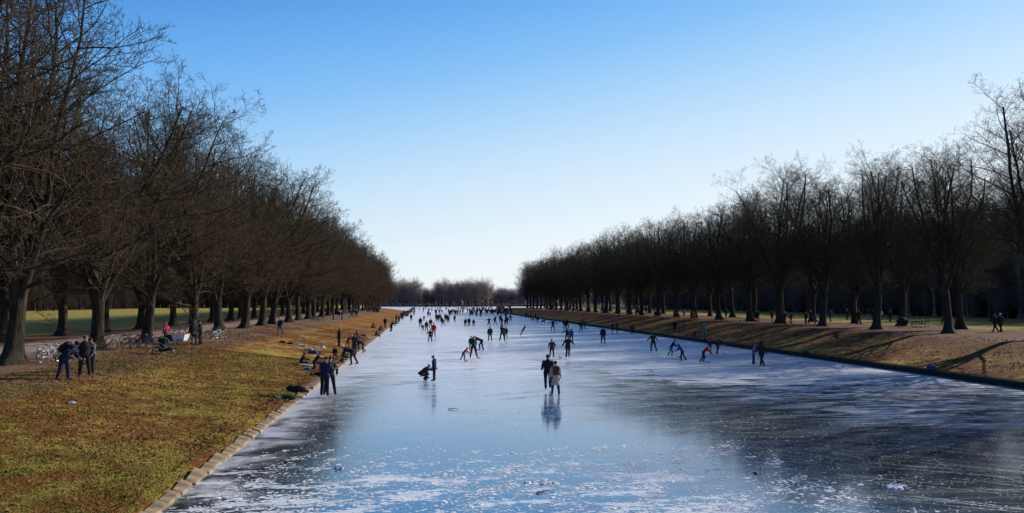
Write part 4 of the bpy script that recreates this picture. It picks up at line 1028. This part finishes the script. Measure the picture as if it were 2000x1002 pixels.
# ------------------------------------------------------------------ bicycles, sticks, bags, dog, pushchair
RUBBER = plain('rubber', (.015, .015, .016), .8, .2)
CHROME = plain('chrome', (.28, .28, .30), .25, .1, 5, 1.0)
LEATHER = plain('saddle_leather', (.03, .022, .018), .5, .2)
def paint(c): return plain('paint_' + c, PAL[c], .35, .1, 6, 0, .5)
_bk = {}
def bike_meshes():
    if _bk: return _bk
    b = MB(); b.torus((0, 0, 0), .335, .020, nu=32, nv=6); _bk['tyre'] = b.mesh('tyre')
    b = MB(); b.torus((0, 0, 0), .31, .013, nu=32, nv=5); b.tube([(0, -.05, 0), (0, .05, 0)], .025, 8)
    for k in range(18):
        a = 2 * math.pi * k / 18; s = .03 if k % 2 else -.03; b.tube([(0, s, 0), (.31 * math.cos(a), 0, .31 * math.sin(a))], .0026, 3, cap=False)
    _bk['rim'] = b.mesh('rim')
    b = MB(); bb, hd, st, rr = (-.05, 0, .29), (.36, 0, .82), (-.2, 0, .78), (-.5, 0, .34)
    for p, q, r in ((bb, (.39, 0, .72), .020), (bb, st, .017), ((-.185, 0, .72), hd, .017), ((.40, 0, .68), (.345, 0, .86), .021)): b.tube([p, q], r, 8)
    for s in (-1, 1): b.tube([bb, (rr[0], s * .06, rr[2])], .011, 6); b.tube([(st[0] + .01, 0, st[2] - .04), (rr[0], s * .06, rr[2])], .010, 6)
    _bk['frame'] = b.mesh('frame')
    b = MB(); 
    for s in (-1, 1): b.tube([(.395, s * .02, .69), (.42, s * .055, .62), (.5, s * .055, .34)], [.014, .013, .01], 6)
    _bk['fork'] = b.mesh('fork')
    b = MB(); b.tube([(.345, 0, .86), (.33, 0, .98)], .014, 6); b.tube([(.18, -.3, .98), (.27, -.27, 1.0), (.36, -.1, .99), (.36, .1, .99), (.27, .27, 1.0), (.18, .3, .98)], .012, 6)
    _bk['handlebar'] = b.mesh('handlebar')
    b = MB(); b.tube([(-.2, 0, .76), (-.225, 0, .92)], .013, 6); b.tube([(-.36, 0, .95), (-.3, 0, .955), (-.2, 0, .945), (-.08, 0, .94)], [.07, .085, .05, .018], 10, sq=.35, side=(0, 1, 0))
    _bk['saddle'] = b.mesh('saddle')
    b = MB(); b.torus((-.05, -.05, .29), .09, .008, nu=20, nv=4); b.tube([(-.05, -.07, .29), (.05, -.08, .15)], .011, 5); b.tube([(-.05, .07, .29), (-.15, .08, .43)], .011, 5)
    b.box((.05, -.13, .15), (.09, .09, .02)); b.box((-.15, .13, .43), (.09, .09, .02))
    _bk['crank'] = b.mesh('crank')
    b = MB()
    for cx in (-.5, .5):
        V, n = [], 14
        for k in range(n):
            a = R(15 + 150 * k / (n - 1)) if cx < 0 else R(40 + 110 * k / (n - 1))
            for s in (-.03, .03): V.append((cx + .375 * math.cos(a), s, .34 + .375 * math.sin(a)))
        b.add(V, [(2 * k, 2 * k + 1, 2 * k + 3, 2 * k + 2) for k in range(n - 1)])
    b.tube([(-.7, -.06, .72), (-.3, -.06, .72), (-.3, .06, .72), (-.7, .06, .72), (-.7, -.06, .72)], .007, 5); b.tube([(-.5, .06, .34), (-.6, .06, .72)], .006, 5); b.tube([(-.5, -.06, .34), (-.6, -.06, .72)], .006, 5)
    _bk['mudguards'] = b.mesh('mudguards')
    b = MB()
    for z, w in ((.72, .13), (.86, .17), (.995, .19)): b.tube([(.5 - w, -w, z), (.5 + w, -w, z), (.5 + w, w, z), (.5 - w, w, z), (.5 - w, -w, z)], .008, 4)
    for k in range(8):
        a = k / 8 * 6.283; c, s = math.cos(a), math.sin(a); b.tube([(.5 + .13 * c, .13 * s, .72), (.5 + .2 * c, .2 * s, .995)], .006, 4)
    _bk['basket'] = b.mesh('basket'); return _bk
def bicycle(px, py, rz, col, label, group='parked bicycles', basket=False, tilt=5, loc=None, guard=None):
    m = bike_meshes()
    if loc is None: x, y, z, _ = at(px, py)
    else: x, y = loc; z = ground(x, y)
    e = empty('bicycle', (x, y, z), R(rz)); e.rotation_euler = (R(tilt), 0, R(rz)); tag(e, label, 'bicycle', group)
    for cx in (-.5, .5):
        w = empty('wheel', (cx, 0, .355)); w.parent = e
        with_mat('tyre', m['tyre'], RUBBER, w); with_mat('rim', m['rim'], CHROME, w)
    with_mat('frame', m['frame'], paint(col), e); with_mat('fork', m['fork'], paint(col), e)
    for k, mt in (('handlebar', CHROME), ('saddle', LEATHER), ('crank', STEEL), ('mudguards', paint(guard or 'dark'))): with_mat(k, m[k], mt, e)
    if basket: with_mat('basket', m['basket'], CHROME, e)
    return e
bicycle(98, 708, 62, 'white', 'white bicycle with a basket leaning on the big trunk at the left edge', basket=True, guard='white')
bicycle(93, 701, 78, 'lightgrey', 'silver bicycle behind the white one at the big left trunk', tilt=-4, guard='white')
bicycle(143, 712, 15, 'white', 'white bicycle partly hidden between the two people at far left', guard='white', tilt=8)
bicycle(212, 684, -28, 'black', 'black bicycle leaning on the left side of the second big trunk')
bicycle(262, 681, 8, 'plum', 'dark purple bicycle on the right side of the second big trunk', tilt=7)
bicycle(276, 682, -4, 'black', 'black bicycle in front of the purple one beside the second big trunk', tilt=-5)
bicycle(258, 673, 12, 'maroon', 'dark red bicycle at the back of the cluster by the second big trunk')
bicycle(292, 678, 5, 'dark', 'dark bicycle at the right end of the cluster by the second big trunk')
bicycle(345, 651, 20, 'grey', 'grey bicycle standing behind the cargo bike')
bicycle(356, 650, 5, 'black', 'black bicycle standing behind the cargo bike, right of the grey one')
bicycle(418, 661, 40, 'black', 'black bicycle, leftmost of three right of the tall dark pair')
bicycle(426, 662, 58, 'white', 'white bicycle, middle one of three right of the tall dark pair', guard='white', tilt=-6)
bicycle(434, 661, 50, 'lightgrey', 'silver bicycle, rightmost of three right of the tall dark pair', guard='white')
bicycle(616, 628, 10, 'black', 'dark bicycle under the left trees behind the slope group')
bicycle(625, 628, -8, 'maroon', 'dark red bicycle under the left trees behind the slope group')
bicycle(1444, 630, 75, 'white', 'white bicycle leaning against a trunk on the far right bank', 'bicycles on the right bank', basket=True, guard='white')
bicycle(1803, 639, 5, 'black', 'black bicycle right of the cargo bike on the right bank', 'bicycles on the right bank')
bicycle(1793, 640, -8, 'dark', 'dark bicycle between the cargo bike and the black bicycle on the right bank', 'bicycles on the right bank')
bicycle(1861, 641, 25, 'dark', 'dark bicycle, left one of two left of the straight trunk at the right', 'bicycles on the right bank', basket=True)
bicycle(1872, 642, 5, 'black', 'black bicycle, right one of two left of the straight trunk at the right', 'bicycles on the right bank')
def cargo_bike(px, py, rz, col, box, rim, label):
    m = bike_meshes(); x, y, z, _ = at(px, py); e = empty('cargo_bike', (x, y, z), R(rz)); tag(e, label, 'cargo bike')
    for cx, cy, r in ((-.9, 0, 1.0), (.75, -.42, .72), (.75, .42, .72)):
        w = empty('wheel', (cx, cy, .355 * r), 0, r); w.parent = e; with_mat('tyre', m['tyre'], RUBBER, w); with_mat('rim', m['rim'], CHROME, w)
    b = MB(); b.tube([(-.9, .06, .34), (-.55, 0, .32), (.1, 0, .32), (.75, 0, .3)], .022, 6); b.tube([(-.9, 0, .34), (-.62, 0, .8), (-.45, 0, .32)], .018, 6); b.tube([(-.6, 0, .75), (.0, 0, .42)], .018, 6); b.tube([(.75, -.42, .27), (.75, .42, .27)], .02, 6)
    b.build('frame', paint(col), e)
    b = MB(); V = [(.15, -.28, .35), (1.0, -.28, .35), (1.0, .28, .35), (.15, .28, .35), (.02, -.36, .92), (1.15, -.36, .85), (1.15, .36, .85), (.02, .36, .92)]
    b.add(V, [(0, 3, 2, 1), (0, 1, 5, 4), (1, 2, 6, 5), (2, 3, 7, 6), (3, 0, 4, 7)]); bo = b.build('cargo_box', cloth(box), e, False)
    s = bo.modifiers.new('w', 'SOLIDIFY'); s.thickness = .02
    b = MB(); b.tube([V[4], V[5], V[6], V[7], V[4]], .028, 6); b.build('rim_rail', cloth(rim), bo)
    b = MB(); b.tube([(-.05, 0, .5), (-.12, 0, 1.05)], .016, 6); b.tube([(-.3, -.3, 1.05), (-.1, -.22, 1.07), (-.1, .22, 1.07), (-.3, .3, 1.05)], .014, 6); b.build('handlebar', CHROME, e)
    sd = with_mat('saddle', m['saddle'], LEATHER, e); sd.location = (-.42, 0, 0)
    return e
cargo_bike(338, 674, -14, 'lightgrey', 'white', 'orange', 'white cargo bike with an orange rimmed box beside the person in pink')
cargo_bike(356, 675, 178, 'white', 'maroon', 'white', 'cargo bike with a dark red box just left of the tall dark pair')
c = cargo_bike(1772, 640, 175, 'dark', 'black', 'dark', 'black cargo bike parked on the right bank')
# dog-cart hood on it: a folded rain cover
b = MB(); b.ball((.55, 0, .9), (.5, .34, .3)); h_ = b.build('rain_cover', cloth('black'), c)

# pushchair
x, y, z, _ = at(322, 694); e = empty('pushchair', (x, y, z), R(15), 1.2); tag(e, 'black three wheeled pushchair standing on the crest of the left bank', 'pushchair')
for (wx, wy, r) in ((-.42, -.27, .8), (-.42, .27, .8), (.5, 0, .62)):
    w = empty('wheel', (wx, wy, .355 * r * .8), 0, r * .8); w.parent = e; with_mat('tyre', _bk['tyre'], RUBBER, w); with_mat('rim', _bk['rim'], paint('dark'), w)
b = MB()
for s in (-.25, .25): b.tube([(.5, s * .25, .2), (.1, s, .45), (-.35, s, .75), (-.62, s, 1.02)], .016, 6); b.tube([(-.42, s, .25), (.1, s, .45)], .014, 6)
b.tube([(-.62, -.25, 1.02), (-.62, .25, 1.02)], .018, 6); b.build('frame', paint('lightgrey'), e)
b = MB(); b.tube([(.40, 0, .36), (.1, 0, .42), (-.12, 0, .58), (-.26, 0, .9)], [.2, .26, .27, .22], 10, sq=.62, side=(0, 1, 0)); b.build('seat', cloth('dark'), e)
b = MB(); V, n = [], 9
for k in range(n):
    a = R(20 + 110 * k / (n - 1))
    for j in range(7): q = -.26 + .52 * j / 6; V.append((-.1 + .36 * math.cos(a), q, .62 + .36 * math.sin(a) - abs(q) ** 2 * .6))
b.add(V, [(k * 7 + j, k * 7 + j + 1, (k + 1) * 7 + j + 1, (k + 1) * 7 + j) for k in range(n - 1) for j in range(6)]); b.build('canopy', cloth('dgreen'), e)
b = MB(); b.box((-.1, 0, .3), (.4, .36, .16), None, 0, 1.2); b.build('basket', cloth('dark'), e)

# hockey sticks
WOODM = plain('stick_wood', (.22, .13, .07), .6, .2)
def stick(px, py, dx, L, mat, label, rz=0):
    x, y, z, _ = at(px, py); b = MB(); up = Vector((-dx, 0, 1)).normalized()
    b.tube([(0, 0, .05), tuple(up * L)], .016, 6); b.box((.11 if dx >= 0 else -.11, 0, .045), (.28, .03, .07))
    o = b.build('hockey_stick', mat, loc=(x, y, 0)); o.rotation_euler.z = R(rz); tag(o, label, 'hockey stick', 'hockey sticks')
stick(932, 700, .35, 1.35, WOODM, 'hockey stick held by the skater in dark green')
stick(936, 684, -.8, 1.0, cloth('dark'), 'hockey stick beside the skater bent right over', 0)
stick(1327, 699, 1.15, 1.35, cloth('dark'), 'hockey stick reaching down from the child in teal trousers')
stick(1381, 708, .35, .95, cloth('dark'), 'hockey stick of the child in the red jacket')
stick(1414, 693, .5, 1.2, cloth('lightgrey'), 'pale hockey stick of the child with the pink hat')
stick(908, 706, .3, .8, cloth('dark'), 'short stick in front of the red child at centre left')
stick(1092, 700, .05, .35, cloth('dark'), 'small dark stub standing upright on the ice beyond the beige coat')

# bags, clothes and mats
def bag(px, py, size, col, label, name='bag', cat='bag', squash=1.0, rz=0, col2=None, seed=0, dz=0):
    x, y, z, _ = at(px, py); rb = random.Random(seed + int(px)); b = MB(); w, d, h = size
    for k in range(5):
        s = rb.uniform(.45, .75); b.ball((rb.uniform(-.28, .28) * w, rb.uniform(-.22, .22) * d, h * s * .42), (w * .5 * s, d * .5 * s, h * .55 * s), Matrix.Rotation(rb.uniform(-.4, .4), 3, 'Y'), 12, 8)
    me = voxel(b, name, .025, 1); o = with_mat(name, me, cloth(col), None); o.location = (x, y, z + dz); o.rotation_euler.z = R(rz); tag(o, label, cat)
    b = MB(); b.tube([(-w * .25, 0, h * .45), (-w * .15, 0, h * .8), (w * .1, .02, h * .82), (w * .22, 0, h * .45)], .014, 6); b.build('handle' if cat == 'bag' else 'collar', cloth(col2 or col), o)
    return o
bag(610, 691, (.9, .6, .5), 'blue', 'bright blue and white bag among the pile in the middle of the left slope', col2='white')
bag(603, 685, (.7, .5, .35), 'lightgrey', 'light grey bag right behind the bright blue bag on the slope')
bag(586, 676, (.6, .4, .3), 'white', 'white bag at the left end of the row of things on the slope')
bag(594, 678, (.5, .4, .3), 'lightgrey', 'pale bag second from the left in the row of things on the slope')
bag(618, 680, (.6, .4, .25), 'beige', 'beige bundle right of the bright blue bag on the slope')
bag(630, 679, (.6, .4, .22), 'white', 'white bundle at the right end of the row of things on the slope')
bag(553, 670, (.7, .4, .3), 'dark', 'dark bag lying highest on the left slope below the path')
bag(566, 672, (.6, .4, .25), 'charcoal', 'charcoal bag just right of the highest dark bag on the slope')
bag(606, 724, (.7, .5, .35), 'teal', 'teal blue bag beside the kneeling person on the slope')
bag(577, 766, (1.0, .6, .5), 'black', 'big black bag lying on the lower left slope', seed=3)
bag(590, 768, (.7, .5, .42), 'charcoal', 'charcoal jacket dropped over the right end of the big black bag', 'dropped_jacket', 'jacket')
bag(567, 782, (.75, .5, .42), 'dgreen', 'dark green bag nearest to the camera on the left slope', seed=5)
bag(619, 735, (.8, .5, .4), 'dark', 'dark bag left of the tall pair at the ice edge')
bag(711, 657, (.8, .5, .35), 'black', 'black bag lying on the slope left of the sitting person in grey')
bag(721, 660, (.7, .4, .15), 'white', 'white towel lying next to a black bag on the far slope', 'towel', 'towel')
bag(715, 641, (.6, .4, .3), 'lightgrey', 'pale bag left of the person in dark red sitting on the far slope')
bag(648, 700, (.6, .5, .35), 'pink', 'pink bag lying left of the crouching child on the slope')
bag(763, 637, (.6, .4, .4), 'white', 'white bag at the ice edge near the leaning skater')
bag(1819, 728, (.75, .5, .48), 'blue', 'bright blue bag alone at the foot of the right slope', seed=2)
bag(1573, 691, (.7, .4, .3), 'dgreen', 'small dark green bag at the foot of the right slope')
bag(1759, 650, (.3, .25, .2), 'white', 'small white bag on the right crest beside a trunk')
bag(139, 789, (.3, .22, .12), 'white', 'crumpled white paper on the grass at the lower left', 'crumpled_paper', 'paper')
def mat_sheet(px, py, w, d, rz, col, label):
    x, y, z, _ = at(px, py); b = MB(); n = 8; rz = R(rz); V = []
    for i in range(n):
        for j in range(n):
            u, v = (i / (n - 1) - .5) * w, (j / (n - 1) - .5) * d; gx, gy = x + u * math.cos(rz) - v * math.sin(rz), y + u * math.sin(rz) + v * math.cos(rz)
            V.append((gx - x, gy - y, ground(gx, gy) - z + .06 + .03 * math.sin(i * 1.7 + j)))
    b.add(V, [(i * n + j, i * n + j + 1, (i + 1) * n + j + 1, (i + 1) * n + j) for i in range(n - 1) for j in range(n - 1)])
    tag(b.build('blanket', cloth(col), loc=(x, y, z)), label, 'blanket')
mat_sheet(600, 714, 1.5, .8, -30, 'lightgrey', 'light grey blanket under the person sitting on the left slope')
mat_sheet(549, 777, 1.0, .7, 10, 'teal', 'pale teal mat left of the dark green bag on the slope')
# dog
x, y, z, _ = at(1061, 632); b = MB()
b.tube([(-.36, 0, .48), (-.25, 0, .5), (0, 0, .49), (.2, 0, .5), (.33, 0, .54)], [.08, .13, .125, .155, .11], 12, sq=1.15, side=(0, 1, 0))
b.tube([(.3, 0, .56), (.42, 0, .68), (.48, 0, .72)], [.1, .075, .07], 10); b.ball((.52, 0, .73), (.1, .075, .075)); b.tube([(.56, 0, .72), (.7, 0, .68)], [.05, .03], 8)
for s in (-.07, .07):
    b.tube([(.25, s, .48), (.24, s, .28), (.25, s, .04), (.3, s, .02)], [.065, .038, .025, .028], 8)
    b.tube([(-.28, s, .5), (-.2, s, .34), (-.38, s, .2), (-.34, s, .04), (-.29, s, .02)], [.09, .06, .032, .024, .027], 8)
    b.tube([(.49, s * .8, .79), (.47, s * 1.3, .72)], [.03, .018], 6)
b.tube([(-.36, 0, .52), (-.52, 0, .5), (-.64, 0, .58)], [.035, .03, .012], 8)
me = voxel(b, 'dog', .014, 2); o = with_mat('dog', me, plain('dog_fur', (.015, .014, .014), .8, .3, 20), None); o.location = (x, y, z); o.rotation_euler.z = R(15); o.scale = (1.15,) * 3
tag(o, 'black dog standing on the far ice near the right bank', 'dog')

# ------------------------------------------------------------------ light and sky
SUN_AZ, SUN_EL = R(29), R(25)        # from +X towards +Y
sd = Vector((math.cos(SUN_AZ) * math.cos(SUN_EL), math.sin(SUN_AZ) * math.cos(SUN_EL), math.sin(SUN_EL)))
sl = bpy.data.lights.new('sun', 'SUN'); sl.energy = 5.0; sl.angle = R(.4); sl.color = (1.0, .93, .82)
so = bpy.data.objects.new('sun', sl); COL.objects.link(so); so.rotation_euler = sd.to_track_quat('Z', 'Y').to_euler()
w = bpy.data.worlds.new('World'); S.world = w; w.use_nodes = True; nt = w.node_tree
bg = nt.nodes['Background']; sky = nt.nodes.new('ShaderNodeTexSky'); sky.sky_type = 'NISHITA'; sky.sun_disc = False
sky.sun_elevation = SUN_EL; sky.sun_rotation = math.pi / 2 - SUN_AZ; sky.altitude = 60; sky.air_density = 1.0; sky.dust_density = .6; sky.ozone_density = 2.0
# the measured-looking gradient of a clear winter sky laid over the physical one
tc = nt.nodes.new('ShaderNodeTexCoord'); sx = nt.nodes.new('ShaderNodeSeparateXYZ'); nt.links.new(tc.outputs['Generated'], sx.inputs[0])
def wm(op, a, b_=0.0, c_=0.0, clamp=False):
    nd = nt.nodes.new('ShaderNodeMath'); nd.operation = op; nd.use_clamp = clamp
    for k, v in enumerate((a, b_, c_)):
        if isinstance(v, bpy.types.NodeSocket): nt.links.new(v, nd.inputs[k])
        else: nd.inputs[k].default_value = v
    return nd.outputs[0]
toward = wm('ADD', wm('MULTIPLY', sx.outputs[0], math.cos(SUN_AZ)), wm('MULTIPLY', sx.outputs[1], math.sin(SUN_AZ)))
elev = wm('SUBTRACT', sx.outputs[2], wm('MULTIPLY', wm('SUBTRACT', toward, .45), .215))
cr = nt.nodes.new('ShaderNodeValToRGB'); nt.links.new(elev, cr.inputs[0]); cr.color_ramp.interpolation = 'B_SPLINE'
stops = [(0.0, (.90, .96, 1.0)), (.08, (.80, .91, 1.0)), (.18, (.52, .77, 1.0)), (.28, (.23, .56, 1.0)), (.40, (.075, .35, .88)), (.55, (.02, .09, .34)), (1.0, (.008, .035, .14))]
while len(cr.color_ramp.elements) < len(stops): cr.color_ramp.elements.new(.5)
for e_, (p_, c_) in zip(cr.color_ramp.elements, stops): e_.position = p_; e_.color = (*c_, 1)
STR = .12
sc_ = nt.nodes.new('ShaderNodeVectorMath'); sc_.operation = 'SCALE'; nt.links.new(cr.outputs[0], sc_.inputs[0]); sc_.inputs['Scale'].default_value = 1 / STR
mx = nt.nodes.new('ShaderNodeMix'); mx.data_type = 'RGBA'; mx.inputs[0].default_value = .88
nt.links.new(sky.outputs[0], mx.inputs[6]); nt.links.new(sc_.outputs[0], mx.inputs[7]); nt.links.new(mx.outputs[2], bg.inputs['Color']); bg.inputs['Strength'].default_value = STR
S.view_settings.view_transform = 'Standard'; S.view_settings.look = 'None'; S.view_settings.exposure = 0; S.view_settings.gamma = 1
S.cycles.max_bounces = 5; S.cycles.diffuse_bounces = 2; S.cycles.glossy_bounces = 3; S.cycles.transparent_max_bounces = 6

bpy.data.scenes.remove(_TS)
